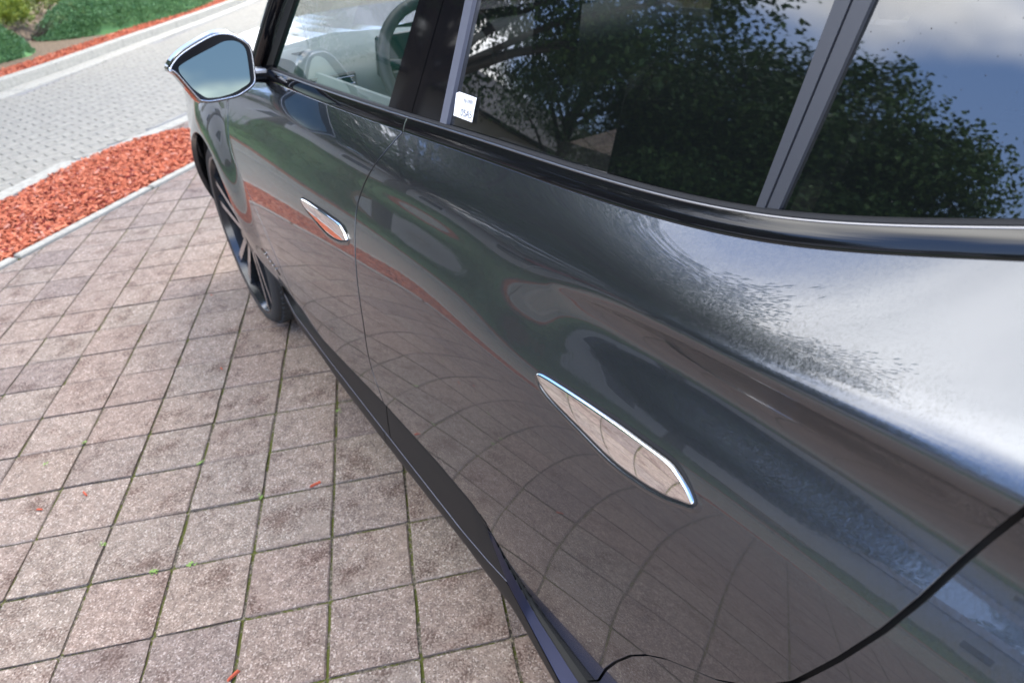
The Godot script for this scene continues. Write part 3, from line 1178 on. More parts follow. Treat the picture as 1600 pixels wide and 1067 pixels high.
func surroundings() -> void:
	tree(Vector2(6.9, 4.7), 12.6, 2.4, 4.7, 170000, 260, "tall dark broadleaf tree across the road, mirrored in the rear side window")
	tree(Vector2(4.6, 11.2), 5.9, 1.7, 3.5, 110000, 190, "lower spreading tree across the road, mirrored in the rearmost window", 0.9)
	tree(Vector2(15.5, 5.6), 8.0, 2.4, 3.4, 30000, 60, "broadleaf tree mirrored in the front side window, left of the white house")
	tree(Vector2(11.5, 13.5), 9.0, 2.6, 4.0, 34000, 60, "broadleaf tree behind the tall dark tree, between it and the white house")
	house("white_house", Vector2(20.5, 14.5), -0.95, 22.0, 3.9, 7, "long white rendered building with a grey roof, mirrored under the tree crowns")
	house("white_hall", Vector2(13.5, 25.0), -0.55, 26.0, 4.4, 2, "second white building farther back, mirrored as pale streaks along the doors")
	var line := [Vector2(9.0, 35.0), Vector2(0.5, 34.0), Vector2(-4.0, 22.0), Vector2(-10.5, 20.0), Vector2(27.5, 3.5), Vector2(33.0, 14.0), Vector2(19.0, 33.0)]
	for k in line.size():
		tree(line[k], [8.5, 7.5, 6.0, 6.5, 8.0, 9.5, 9.5][k], 0.5, 3.9, 22000, 60, ["background tree behind the middle of the second white building", "background tree behind the near end of the second white building", "background tree straight out from the rear door", "background tree far behind the camera", "background tree at the road bend beyond the bonnet", "tall background tree behind the white house", "background tree behind the far end of the second white building"][k], 1.0, 1.7)
	# red road sign on a post in front of the house
	var s := Node3D.new()
	s.name = "road_sign"
	s.position = W(11.4, 0, 11.6)
	s.rotation.y = atan2(-1.0, 0.9)
	add_child(s)
	tag(s, "small red disc sign with a white bar on a grey post before the white house", "sign")
	var b := MB.new()
	b.tube([Vector3(0, 0, 0), Vector3(0, 2.6, 0)], [0.03, 0.03], 12)
	put("post", b.done(), M.satin_chrome, s)
	b = MB.new()
	b.lathe(Vector3(0, 2.35, 0.04), Vector3.BACK, [[0.0, 0.012], [0.29, 0.012], [0.30, 0.006], [0.30, -0.006], [0.0, -0.006]], 40)
	put("plate", b.done(), M.sign_red, s)
	b = MB.new()
	b.box(Vector3(0, 2.35, 0.056), Vector3(0.42, 0.09, 0.004))
	put("bar", b.done(), M.sign_white, s)

func house(called: String, at: Vector2, turn: float, long_: float, high: float, windows: int, label: String) -> void:
	var h := Node3D.new()
	h.name = called
	h.position = W(at.x, 0, at.y)
	h.rotation.y = turn
	add_child(h)
	tag(h, label, "building")
	var b := MB.new()
	b.box(Vector3(0, high * 0.5 - 0.05, 0), Vector3(long_, high, 8), 0.02)
	put("wall", b.done(), M.render, h)
	b = MB.new()
	var e := long_ * 0.5 + 0.4
	var y0 := high - 0.1
	b.quad(Vector3(-e, y0, 4.6), Vector3(e, y0, 4.6), Vector3(e, y0 + 1.8, 0), Vector3(-e, y0 + 1.8, 0), Vector3.UP)
	b.quad(Vector3(-e, y0, -4.6), Vector3(e, y0, -4.6), Vector3(e, y0 + 1.8, 0), Vector3(-e, y0 + 1.8, 0), Vector3.UP)
	b.quad(Vector3(-e, y0 - 0.1, 4.6), Vector3(e, y0 - 0.1, 4.6), Vector3(e, y0 - 0.1, -4.6), Vector3(-e, y0 - 0.1, -4.6), Vector3.DOWN)
	for sx in [-1, 1]:
		var n := b.v(Vector3(e * sx, y0 - 0.1, 4.6), Vector3(sx, 0, 0))
		b.v(Vector3(e * sx, y0 - 0.1, -4.6), Vector3(sx, 0, 0))
		b.v(Vector3(e * sx, y0 + 1.8, 0), Vector3(sx, 0, 0))
		b.tri(n, n + 1, n + 2)
	put("roof", b.done(), M.roof_tile, h)
	for k in windows:
		var x := (k - (windows - 1) * 0.5) * (long_ - 4.0) / (windows - 1)
		b = MB.new()
		b.box(Vector3(x, 1.95, 4.0), Vector3(1.2, 1.3, 0.12), 0.01)
		var w := put("window", b.done(), M.sign_white, h)
		b = MB.new()
		b.box(Vector3(x, 1.95, 4.05), Vector3(1.05, 1.15, 0.06), 0.01)
		put("pane", b.done(), M.dark_pane, w)

# ------------------------------------------------------------------ the car
var GAP1 := [0.26, -1.395, 0.432, -1.379, 0.485, -1.361, 0.591, -1.354, 0.651, -1.347, 0.693, -1.34, 0.747, -1.332, 0.812, -1.323, 0.863, -1.324, 0.9, -1.344, 0.937, -1.374, 0.971, -1.398, 1.002, -1.419, 1.06, -1.455]
var GAP0 := [0.26, -0.74, 0.4, -0.72, 0.5, -0.68, 0.58, -0.61, 0.65, -0.52, 0.71, -0.42, 0.77, -0.34, 0.85, -0.305, 0.9, -0.3, 0.96, -0.32, 1.02, -0.36]
var GAP2 := [0.18, -2.085, 0.235, -2.113, 0.284, -2.146, 0.351, -2.17, 0.406, -2.196, 0.464, -2.229, 0.501, -2.258, 0.532, -2.29, 0.561, -2.33, 0.585, -2.366, 0.63, -2.412, 0.679, -2.446, 0.741, -2.474, 0.794, -2.495, 0.836, -2.508, 0.875, -2.518, 0.912, -2.529, 0.952, -2.541, 1.03, -2.562, 1.12, -2.586]
var CUT := [-3.4, 0.22, -2.6, 0.22, -2.113, 0.235, -1.99, 0.277, -1.916, 0.328, -1.84, 0.384, -1.79, 0.402, -1.65, 0.408, -1.4, 0.403, -1.1, 0.382, -0.9, 0.365, -0.6, 0.335, 0.6, 0.28]

func make_car() -> void:
	car = Node3D.new()
	car.name = "parked_car"
	add_child(car)
	tag(car, "dark grey metallic car with chrome flush handles and black trim, parked on the paving", "car")
	var g1 := smooth_table(GAP1)
	var g0 := smooth_table(GAP0)
	var g2 := func(y: float) -> float: return pl(GAP2, y)
	var cut := func(x: float) -> float: return pl(CUT, x)
	var top := func(x: float) -> float: return row_y(TOP, x)
	for far in [false, true]:
		var q := 4 if far else 1
		var rd := put("rear_door", sheet(span(g2, g1, cut, top, 170 / q, 230 / q, 0.0035), 0.0, far), M.paint, car)
		var fd := put("front_door", sheet(span(g1, g0, cut, top, 120 / q, 110 / q, 0.0035), 0.0, far), M.paint, car)
		put("rear_quarter_panel", sheet(span(func(_y): return -3.38, func(y): return g2.call(y) - 0.0040, func(x): return 0.617 + 0.16 * smoothstep(-2.4, -2.75, x), top, 60 / q, 60 / q, 0.0), 0.0, far), M.paint, car)
		put("wheel_arch_trim", sheet(span(func(y): return -2.9 + 0.40 + 0.25 * pow(absf(y - 0.355) / 0.42, 2.0) - 0.06, func(y): return g2.call(y) - 0.0008, func(_x): return 0.24, func(x): return 0.613 + 0.16 * smoothstep(-2.4, -2.75, x), 30, 50 / q, 0.0022), 0.001, far), M.paint, car)
		put("front_fender", sheet(fender(g0, 160 / q, 50 / q), 0.0, far), M.paint, car)
		if not far:
			door_handle(rd, Vector2.ZERO)
			door_handle(fd, Vector2(0.990, -0.007))
	shell()
	sills()
	greenhouse()
	wheel(Vector2(0, .358), 0.358, true)
	wheel(Vector2(-2.90, .358), 0.358, false)
	mirror()
	badge()
	cabin()

func fender(g0: Callable, nu: int, nv: int) -> Array:
	var rows := []
	var c := Vector2(0, .355)
	var poly := PackedVector2Array()
	for k in 24:
		var y := lerpf(0.27, row_y(TOP, -0.33), k / 23.0)
		poly.append(Vector2(g0.call(y) + 0.0036, y))
	for k in 24:
		var x := lerpf(-0.33, 0.62, k / 23.0)
		poly.append(Vector2(x, row_y(TOP, x)))
	poly.append(Vector2(0.62, 0.27))
	var a0 := PI + 0.20
	var a1 := -0.20
	for j in nv + 1:
		rows.append([])
	for i in nu + 1:
		var a := lerpf(a0, a1, float(i) / nu)
		var d := Vector2(cos(a), sin(a))
		var reach := 2.0
		for k in poly.size():
			var hit = Geometry2D.segment_intersects_segment(c, c + d * 3.0, poly[k], poly[(k + 1) % poly.size()])
			if hit != null:
				reach = minf(reach, c.distance_to(hit))
		for j in nv + 1:
			rows[j].append(c + d * lerpf(0.405, reach, float(j) / nv))
	return rows

func inset(poly: Array, d: float) -> Array:
	var out := []
	var n := poly.size()
	var area := 0.0
	for k in n:
		area += poly[k].cross(poly[(k + 1) % n])
	for k in n:
		var t: Vector2 = (poly[(k + 1) % n] - poly[(k - 1 + n) % n]).normalized()
		var m := Vector2(-t.y, t.x) * (1.0 if area > 0 else -1.0)
		out.append(poly[k] + m * d)
	return out

func densify(poly: Array, per: int) -> Array:  # closed Catmull-Rom
	var out := []
	var n := poly.size()
	for k in n:
		for s in per:
			out.append((poly[k] as Vector2).cubic_interpolate(poly[(k + 1) % n], poly[(k - 1 + n) % n], poly[(k + 2) % n], float(s) / per))
	return out

func ring_on(poly: Array, up: float, tilt := 0.0, pivot := 0.0) -> Array:
	var r := []
	for p in poly:
		r.append(W(p.x, p.y, O(p.x, p.y) + up + tilt * (p.y - pivot)))
	return r

const HANDLE := [Vector2(-1.983, 0.789), Vector2(-1.995, 0.7945), Vector2(-2.062, 0.7995), Vector2(-2.136, 0.803), Vector2(-2.192, 0.8045), Vector2(-2.233, 0.8045), Vector2(-2.249, 0.8005), Vector2(-2.266, 0.7915), Vector2(-2.278, 0.7815), Vector2(-2.2815, 0.7765), Vector2(-2.2770, 0.7725), Vector2(-2.262, 0.7670), Vector2(-2.24, 0.759), Vector2(-2.2, 0.752), Vector2(-2.15, 0.7505), Vector2(-2.084, 0.76), Vector2(-2.021, 0.77), Vector2(-1.993, 0.779)]

func door_handle(door: Node3D, shift: Vector2) -> void:
	var outline := []
	for p in HANDLE:
		outline.append(Vector2(p.x, 0.779 + (p.y - 0.779) * (0.80 if shift.x > 0.0 else 0.93)) + shift)
	var o := densify(outline, 4)
	var mid := Vector2.ZERO
	for p in o:
		mid += p / o.size()
	# black joint round the handle
	var b := MB.new()
	var R := [ring_on(inset(o, -0.0028), 0.0003), ring_on(inset(o, -0.0018), 0.0012), ring_on(inset(o, 0.002), 0.0012)]
	var n := On(mid.x, mid.y)
	var flatn := []
	for p in o:
		flatn.append(On(p.x, p.y))
	b.grid(R, [flatn, flatn, flatn], true)
	var h := Node3D.new()
	h.name = "door_handle"
	door.add_child(h, true)
	put("gasket", b.done(), M.rubber, h)
	# recess lip below and behind, in body colour
	b = MB.new()
	var P := []
	var Q := []
	for s in 7:
		var t := s / 6.0
		var ring := []
		var nn := []
		for k in o.size():
			var a: Vector2 = inset(o, -0.0028)[k] if s == 0 else Vector2.ZERO
			ring.append(a)
			nn.append(a)
		P.append(ring)
		Q.append(nn)
	var levels := [[-0.0030, 0.0006, 0.9], [-0.0040, 0.0022, 0.3], [-0.0056, 0.0024, -0.2], [-0.0078, 0.0014, -0.5], [-0.0105, 0.0002, -0.25]]
	P = []
	Q = []
	for lv in levels:
		var ins := inset(o, lv[0])
		var ring := []
		var nn := []
		for k in o.size():
			var p: Vector2 = ins[k]
			var low := clampf((mid.y + 0.004 - p.y) / 0.012, 0.0, 1.0)
			var outw: Vector2 = (ins[k] - inset(o, 0.0)[k]).normalized()
			ring.append(W(p.x, p.y, O(p.x, p.y) + lv[1] * low - 0.0004 * (1 - low)))
			nn.append((On(p.x, p.y) + Vector3(-outw.x, -outw.y, 0) * lv[2] * low).normalized())
		P.append(ring)
		Q.append(nn)
	b.grid(P, Q, true)
	put("recess_lip", b.done(), M.paint, h)
	# the chrome blade: rim bevel and a slightly hollow face
	b = MB.new()
	P = []
	Q = []
	for lv in [[0.0004, 0.001, 1.0], [0.0006, 0.0042, 0.8], [0.0013, 0.0054, 0.45], [0.0022, 0.0056, 0.0]]:
		var ins := inset(o, lv[0])
		var base := inset(o, -0.003)
		var ring := []
		var nn := []
		for k in o.size():
			var p: Vector2 = ins[k]
			var outw: Vector2 = (base[k] - ins[k]).normalized()
			ring.append(W(p.x, p.y, O(mid.x, mid.y) + (O(p.x, p.y) - O(mid.x, mid.y)) * 0.55 + lv[1]))
			nn.append((n * (1.05 - lv[2]) + Vector3(outw.x, outw.y, 0) * lv[2]).normalized())
		P.append(ring)
		Q.append(nn)
	b.grid(P, Q, true)
	put("rim_bevel", b.done(), M.chrome, h)
	b = MB.new()
	P = []
	Q = []
	var edge := inset(o, 0.0022)
	for s in 8:
		var t := s / 7.0
		var ring := []
		var nn := []
		for k in o.size():
			var p: Vector2 = (edge[k] as Vector2).lerp(mid, t)
			ring.append(W(p.x, p.y, O(mid.x, mid.y) + (O(p.x, p.y) - O(mid.x, mid.y)) * 0.55 + 0.0052 - 0.0006 * (1 - pow(1 - t, 2))))
			nn.append(Vector3((p.x - mid.x) * 0.35, 0.10 - (p.y - mid.y) * 6.5, -1.0).normalized())
		P.append(ring)
		Q.append(nn)
	b.grid(P, Q, true)
	put("handle_face", b.done(), M.chrome, h)

func shell() -> void:  # inner structure seen only through the panel gaps
	var rows := []
	for j in 13:
		var r := []
		for i in 41:
			var x := lerpf(-3.37, -0.47, i / 40.0)
			r.append(Vector2(x, lerpf(pl(CUT, x) + 0.01, row_y(TOP, x) - 0.002, j / 12.0)))
		rows.append(r)
	put("inner_body", sheet(rows, 0.016), M.satin_black, car)
	put("inner_body", sheet(rows, 0.016, true), M.satin_black, car)
	# bonnet, nose and tail
	var b := MB.new()
	var P := []
	var Q := []
	for i in 21:
		var x := lerpf(-0.42, 0.62, i / 20.0)
		var p := []
		var q := []
		for k in 25:
			var t := k / 24.0
			var o0 := row_o(TOP, x) - 0.004
			var z := lerpf(-o0, 1.76 + o0, t)
			p.append(Vector3(x, row_y(TOP, x) + 0.075 * (1 - pow(absf(2 * t - 1), 2.6)) + 0.002, z))
			q.append(Vector3(0.12, 1, (t - 0.5) * 0.5 * pow(absf(2 * t - 1), 1.6)).normalized())
		P.append(p)
		Q.append(q)
	b.grid(P, Q)
	put("bonnet", b.done(), M.paint, car)
	for x in [0.62, -3.38]:
		b = MB.new()
		var ring := []
		for k in 14:
			var y := lerpf(0.27, row_y(TOP, x), k / 13.0)
			ring.append(W(x, y, O(x, y) - 0.004))
		for k in 14:
			var y := lerpf(row_y(TOP, x), 0.27, k / 13.0)
			ring.append(flip(W(x, y, O(x, y) - 0.004), true))
		b.fan(Vector3(x, 0.7, 0.88), Vector3(signf(x), 0, 0), ring)
		put("bumper", b.done(), M.paint, car)
	b = MB.new()
	b.box(Vector3(-1.4, 0.24, 0.88), Vector3(3.0, 0.06, 1.60), 0.01)
	b.box(Vector3(-1.46, 0.30, 0.30), Vector3(1.9, 0.08, 0.36), 0.01)
	b.box(Vector3(-1.46, 0.30, 1.46), Vector3(1.9, 0.08, 0.36), 0.01)
	put("underbody", b.done(), M.satin_black, car)
	# wheel housing of the front wheel
	b = MB.new()
	P = []
	Q = []
	for k in 33:
		var a := lerpf(-0.25, PI + 0.25, k / 32.0)
		var d := Vector3(cos(a), sin(a), 0)
		P.append([Vector3(0, .355, 0.02) + d * 0.415, Vector3(0, .355, 0.42) + d * 0.415])
		Q.append([-d, -d])
	b.grid(P, Q)
	var ring := []
	for k in 33:
		var a := lerpf(-0.25, PI + 0.25, k / 32.0)
		ring.append(Vector3(0, .355, 0.42) + Vector3(cos(a), sin(a), 0) * 0.415)
	b.fan(Vector3(0, .355, 0.42), Vector3(0, 0, -1), ring)
	put("wheel_housing", b.done(), M.rubber, car)

func crease(x: float) -> Vector2:  # (o, y) of the edge along the sill cladding
	return Vector2(pl([-2.2, .059, -2.09, .051, -1.9, .031, -1.73, .030, -1.0, .030, -.7, .022, -.55, .005, -.43, -.015], x), pl([-2.2, .211, -2.09, .229, -1.9, .291, -1.83, .282, -1.73, .277, -1.42, .297, -1.0, .327, -.6, .338], x))

func blade(x: float) -> Vector2:  # (o, y) of the outer edge of the glossy blade
	return Vector2(pl([-2.2, .058, -2.09, .050, -1.9, .031, -1.80, .018], x), pl([-2.2, .215, -2.09, .233, -1.9, .2955, -1.80, .3985], x))

func sill_piece(x0: float, x1: float, which: int) -> ArrayMesh:
	var b := MB.new()
	var n := int(absf(x1 - x0) / 0.02) + 2
	var P := []
	var Q := []
	for i in n + 1:
		var x := lerpf(x0, x1, float(i) / n)
		var yc := pl(CUT, x)
		var oc := O(x, yc) - 0.003
		var edge := crease(x)
		var out := edge.x
		var yM := edge.y
		var yB := pl([-2.2, .15, -2.05, .165, -1.9, .185, -1.72, .208, -1.35, .22, -1.09, .237, -.9, .262, -.43, .27], x)
		if x < -1.80:
			yc = blade(x).y
			oc = blade(x).x
		var sec := []
		if which == 0:    # upper face, from the paint edge down to the crease
			sec = [[yc + 0.004, oc - 0.012], [yc - 0.002, oc - 0.002], [lerpf(yc, yM, 0.12), lerpf(oc, out, 0.30)], [lerpf(yc, yM, 0.45), lerpf(oc, out, 0.72)], [lerpf(yc, yM, 0.8), lerpf(oc, out, 0.96)], [yM + 0.0012, out]]
		else:             # lower face, from the crease round under the car
			sec = [[yM - 0.0012, out + 0.0012], [lerpf(yM, yB, 0.4), out + 0.0005], [lerpf(yM, yB, 0.8), out - 0.006], [yB, out - 0.016], [yB - 0.014, out - 0.05], [yB - 0.02, out - 0.14]]
		P.append([])
		Q.append([])
		for s in sec.size():
			P[i].append(W(x, sec[s][0], sec[s][1]))
			var d := Vector2(sec[maxi(s - 1, 0)][0] - sec[mini(s + 1, sec.size() - 1)][0], sec[maxi(s - 1, 0)][1] - sec[mini(s + 1, sec.size() - 1)][1])
			var nn := Vector2(-d.y, d.x).normalized()
			Q[i].append(Vector3(0, nn.x, -nn.y))
	b.grid(P, Q)
	return b.done()

func sills() -> void:
	var s := Node3D.new()
	s.name = "sill_cladding"
	car.add_child(s)
	put("upper_trim", sill_piece(-0.43, -1.396, 0), M.satin_black, s)
	put("upper_trim", sill_piece(-1.400, -1.899, 0), M.satin_black, s)
	put("lower_trim", sill_piece(-0.43, -1.356, 1), M.satin_black, s)
	put("lower_trim", sill_piece(-1.360, -2.20, 1), M.satin_black, s)
	# thin bright bead along the crease
	var b := MB.new()
	var path := []
	var rad := []
	for i in 60:
		var x := lerpf(-0.55, -1.90, i / 59.0)
		var e := crease(x)
		path.append(W(x, e.y, e.x + 0.0003))
		rad.append(0.0010)
	b.tube(path, rad, 6)
	put("bead", b.done(), M.frame_strip, s)
	# upward-facing blade before the rear wheel, its sky reflection put into the colour
	b = MB.new()
	var P := []
	var Q := []
	var P2 := []
	var Q2 := []
	for i in 24:
		var x := lerpf(-1.80, -2.20, i / 23.0)
		var t := i / 23.0
		var inn := W(x, pl(CUT, x) + 0.001, O(x, pl(CUT, x)) - 0.001)
		var out := W(x, blade(x).y, blade(x).x)
		var nn := (out - inn).cross(Vector3.RIGHT).normalized()
		if nn.y < 0:
			nn = -nn
		P.append([inn.lerp(out, 0.36), inn.lerp(out, 0.6) + nn * 0.001, out, out + Vector3(0, -0.004, -0.001)])
		Q.append([nn, nn, nn, (nn + Vector3(0, 0, -1)).normalized()])
		P2.append([inn + Vector3(0, -0.006, 0.012), inn - nn * 0.002, inn.lerp(out, 0.36) - nn * 0.003, inn.lerp(out, 0.36)])
		Q2.append([nn, nn, nn, nn])
	b.grid(P, Q)
	var b2 := MB.new()
	b2.grid(P2, Q2)
	put("blade_seal", b2.done(), M.satin_black, car)
	put("sill_blade", b.done(), M.blade_sky_blue, car)
	put("sill_cladding", far_sill(), M.satin_black, car)

func far_sill() -> ArrayMesh:
	var b := MB.new()
	b.box(Vector3(-1.35, 0.235, 1.73), Vector3(1.9, 0.13, 0.10), 0.02)
	return b.done()

func greenhouse() -> void:
	# gloss black moulding, bright bead and rubber seal under the windows
	var bt := put("belt_moulding", belt(-0.48, -1.4165, [[-0.006, -0.012], [-0.003, -0.002], [0.000, -0.0008], [0.008, -0.003], [0.017, -0.0075], [0.024, -0.013]], true), M.gloss_black, car)
	put("moulding", belt(-1.4205, -3.3, [[-0.006, -0.012], [-0.003, -0.002], [0.000, -0.0008], [0.008, -0.003], [0.017, -0.0075], [0.024, -0.013]], true), M.gloss_black, bt)
	put("bright_bead", belt(-0.53, -3.3, [[0.0238, -0.0130], [0.0248, -0.0126], [0.0260, -0.0133], [0.0265, -0.0150]], true), M.bead_metal, bt)
	put("window_seal", belt(-0.53, -3.3, [[0.0272, -0.0150], [0.0300, -0.0165], [0.0310, -0.0225], [0.022, -0.027]], true), M.rubber, bt)
	var y1 := 1.46
	var lo := func(x: float) -> float: return row_y(TOP, x) + 0.022
	var P := func(x: float) -> Vector2: return Vector2(x, lo.call(x))
	# window panes
	put("front_window", gl_poly([P.call(-0.55), P.call(-1.33), Vector2(-1.49, y1), Vector2(-0.99, y1)], -0.004, 3), M.glass_clear, car)
	var rw := put("rear_window", gl_poly([P.call(-1.535), P.call(-2.20), Vector2(-2.225, y1), Vector2(-1.59, y1)], -0.004, 3), M.glass_dark, car)
	put("quarter_window", gl_poly([P.call(-2.20), P.call(-3.3), Vector2(-3.1, y1), Vector2(-2.225, y1)], -0.004, 4), M.glass_dark, car)
	var drop := MB.new()
	drop.lathe(Vector3.ZERO, Vector3.UP, [[0.001, 0.0], [0.0008, 0.0003], [0.0004, 0.0005], [0.0, 0.0006]], 8)
	var spots := []
	for k in 420:
		var x := rng.randf_range(-2.9, -2.235)
		var y: float = lo.call(x) + rng.randf_range(0.01, 0.28)
		var n := GLn(x)
		var u := n.cross(Vector3.RIGHT).normalized()
		spots.append(Transform3D(Basis(u.cross(n), n, -u).scaled_local(Vector3.ONE * rng.randf_range(0.25, 0.75)), W(x, y, GLo(x, y)) - n * 0.004))
	many("water_spots", drop.done(), M.gloss_black, spots, [], car)
	# pillars: two gloss panels with a joint, the door frame strip, the rubber division behind
	put("pillar_panel", thick([P.call(-1.315), P.call(-1.4115), Vector2(-1.5505, y1), Vector2(-1.48, y1)], 0.0, 0.01), M.gloss_black, car)
	put("pillar_panel", thick([P.call(-1.4145), P.call(-1.527), Vector2(-1.581, y1), Vector2(-1.5535, y1)], 0.0, 0.01), M.gloss_black, car)
	put("window_frame", thick([P.call(-1.527), P.call(-1.549), Vector2(-1.606, y1), Vector2(-1.581, y1)], 0.004, 0.012), M.frame_strip, car)
	put("window_frame", thick([P.call(-2.187), P.call(-2.1975), Vector2(-2.2355, y1), Vector2(-2.213, y1)], 0.004, 0.014), M.frame_grey, car)
	put("window_frame", thick([P.call(-2.1990), P.call(-2.213), Vector2(-2.260, y1), Vector2(-2.237, y1)], 0.002, 0.014), M.frame_grey, car)
	# front pillar and sail corner
	var b := MB.new()
	var pp := []
	var rr := []
	for i in 16:
		var t := i / 15.0
		var x := lerpf(-0.43, -0.96, t)
		var y := lerpf(1.0, 1.47, t) + 0.03 * sin(t * PI)
		pp.append(W(x, y, GLo(x - 0.08, y) + 0.004))
		rr.append(0.026)
	b.tube(pp, rr, 14)
	put("front_pillar", b.done(), M.gloss_black, car)
	put("window_frame", thick([P.call(-0.50), P.call(-0.562), Vector2(-0.995, y1), Vector2(-0.955, y1)], 0.003, 0.014), M.satin_black, car)
	# roof, far pillars and panes
	b = MB.new()
	var RP := []
	var RQ := []
	for i in 15:
		var x := lerpf(-0.98, -3.2, i / 14.0)
		var a := []
		var c := []
		for k in 15:
			var t := k / 14.0
			a.append(Vector3(x, 1.475 + 0.05 * sin(t * PI) + 0.03 * sin(i / 14.0 * PI), lerpf(0.31, 1.45, t)))
			c.append(Vector3(0, 1, (t - 0.5) * 0.3).normalized())
		RP.append(a)
		RQ.append(c)
	b.grid(RP, RQ)
	put("roof", b.done(), M.paint, car)
	b = MB.new()
	for r in RP:
		for k in r.size():
			r[k] -= Vector3(0, 0.035, 0)
	for r in RQ:
		for k in r.size():
			r[k] = -r[k]
	b.grid(RP, RQ)
	put("headlining", b.done(), M.headliner, car)
	for far in [0, 1]:
		b = MB.new()
		var z := 0.30 if far == 0 else 1.46
		b.box(Vector3(-2.08, 1.468, z), Vector3(2.2, 0.05, 0.045), 0.015)
		put("roof_rail", b.done(), M.gloss_black, car)
	for x in [-1.48, -2.23]:
		b = MB.new()
		b.box(Vector3(x, 1.24, 1.545), Vector3(0.08, 0.48, 0.04), 0.01, Basis(Vector3.RIGHT, -0.31))
		put("far_pillar", b.done(), M.gloss_black, car)
	b = MB.new()
	b.box(Vector3(-0.72, 1.22, 1.555), Vector3(0.06, 0.66, 0.05), 0.012, Basis(Vector3.RIGHT, -0.31) * Basis(Vector3.BACK, 0.87))
	put("far_pillar", b.done(), M.gloss_black, car)
	var panes := [[-0.72, -1.44], [-1.52, -2.19], [-2.27, -3.2]]
	for k in 3:
		b = MB.new()
		b.quad(Vector3(panes[k][0], 1.02, 1.615), Vector3(panes[k][1], 1.02, 1.615), Vector3(panes[k][1], 1.46, 1.465), Vector3(panes[k][0] - (0.36 if k == 0 else 0.0), 1.46, 1.465), Vector3(0, 0.3, 1))
		put("far_window", b.done(), M.glass_clear if k == 0 else M.glass_dark, car)
	b = MB.new()
	var WP := []
	var WQ := []
	for i in 9:
		var t := i / 8.0
		var a := []
		var c := []
		for k in 13:
			var s := k / 12.0
			var z := lerpf(lerpf(0.15, 0.31, t), lerpf(1.61, 1.45, t), s)
			a.append(Vector3(lerpf(-0.22, -0.98, t) - 0.18 * pow(2 * s - 1, 2.0), lerpf(1.03, 1.475, t) + 0.05 * sin(s * PI) * t, z))
			c.append(Vector3(0.5, 0.86, 0.4 * (s - 0.5)).normalized())
		WP.append(a)
		WQ.append(c)
	b.grid(WP, WQ)
	put("windscreen", b.done(), M.glass_clear, car)
	# white paper label stuck inside the lower front corner of the rear window; its code is left blank
	b = MB.new()
	var lp := [Vector2(-1.564, 1.049), Vector2(-1.624, 1.047), Vector2(-1.626, 1.085), Vector2(-1.572, 1.0875), Vector2(-1.562, 1.0845)]
	var ring := []
	for p in lp:
		ring.append(W(p.x, p.y, GLo(p.x, p.y)) + GLn(p.x) * 0.0006)
	b.fan((ring[0] + ring[1] + ring[2] + ring[3]) * 0.25, GLn(-1.59), ring)
	var lab := put("paper_label", b.done(), M.label_white, car)
	lab.set_meta("label", "white paper label on the rear side window")
	print_text(lab, "05A5", 0.0115, Vector2(-1.6035, 1.0575))
	print_text(lab, "NJ-0985", 0.0062, Vector2(-1.6050, 1.0765))

func print_text(parent: Node3D, words: String, high: float, at: Vector2) -> void:
	var t := TextMesh.new()
	var f := SystemFont.new()
	f.font_names = ["Droid Sans"]
	t.font = f
	t.text = words
	t.font_size = 64
	t.pixel_size = high / 46.0
	t.depth = 0.0
	var o := put("printed_text", t, M.ink, parent)
	var n := GLn(at.x)
	var x := Vector3(-1, 0, 0)
	x = (x - n * x.dot(n)).normalized()
	o.transform = Transform3D(Basis(x, n.cross(x), n), W(at.x, at.y, GLo(at.x, at.y)) + n * 0.0014)

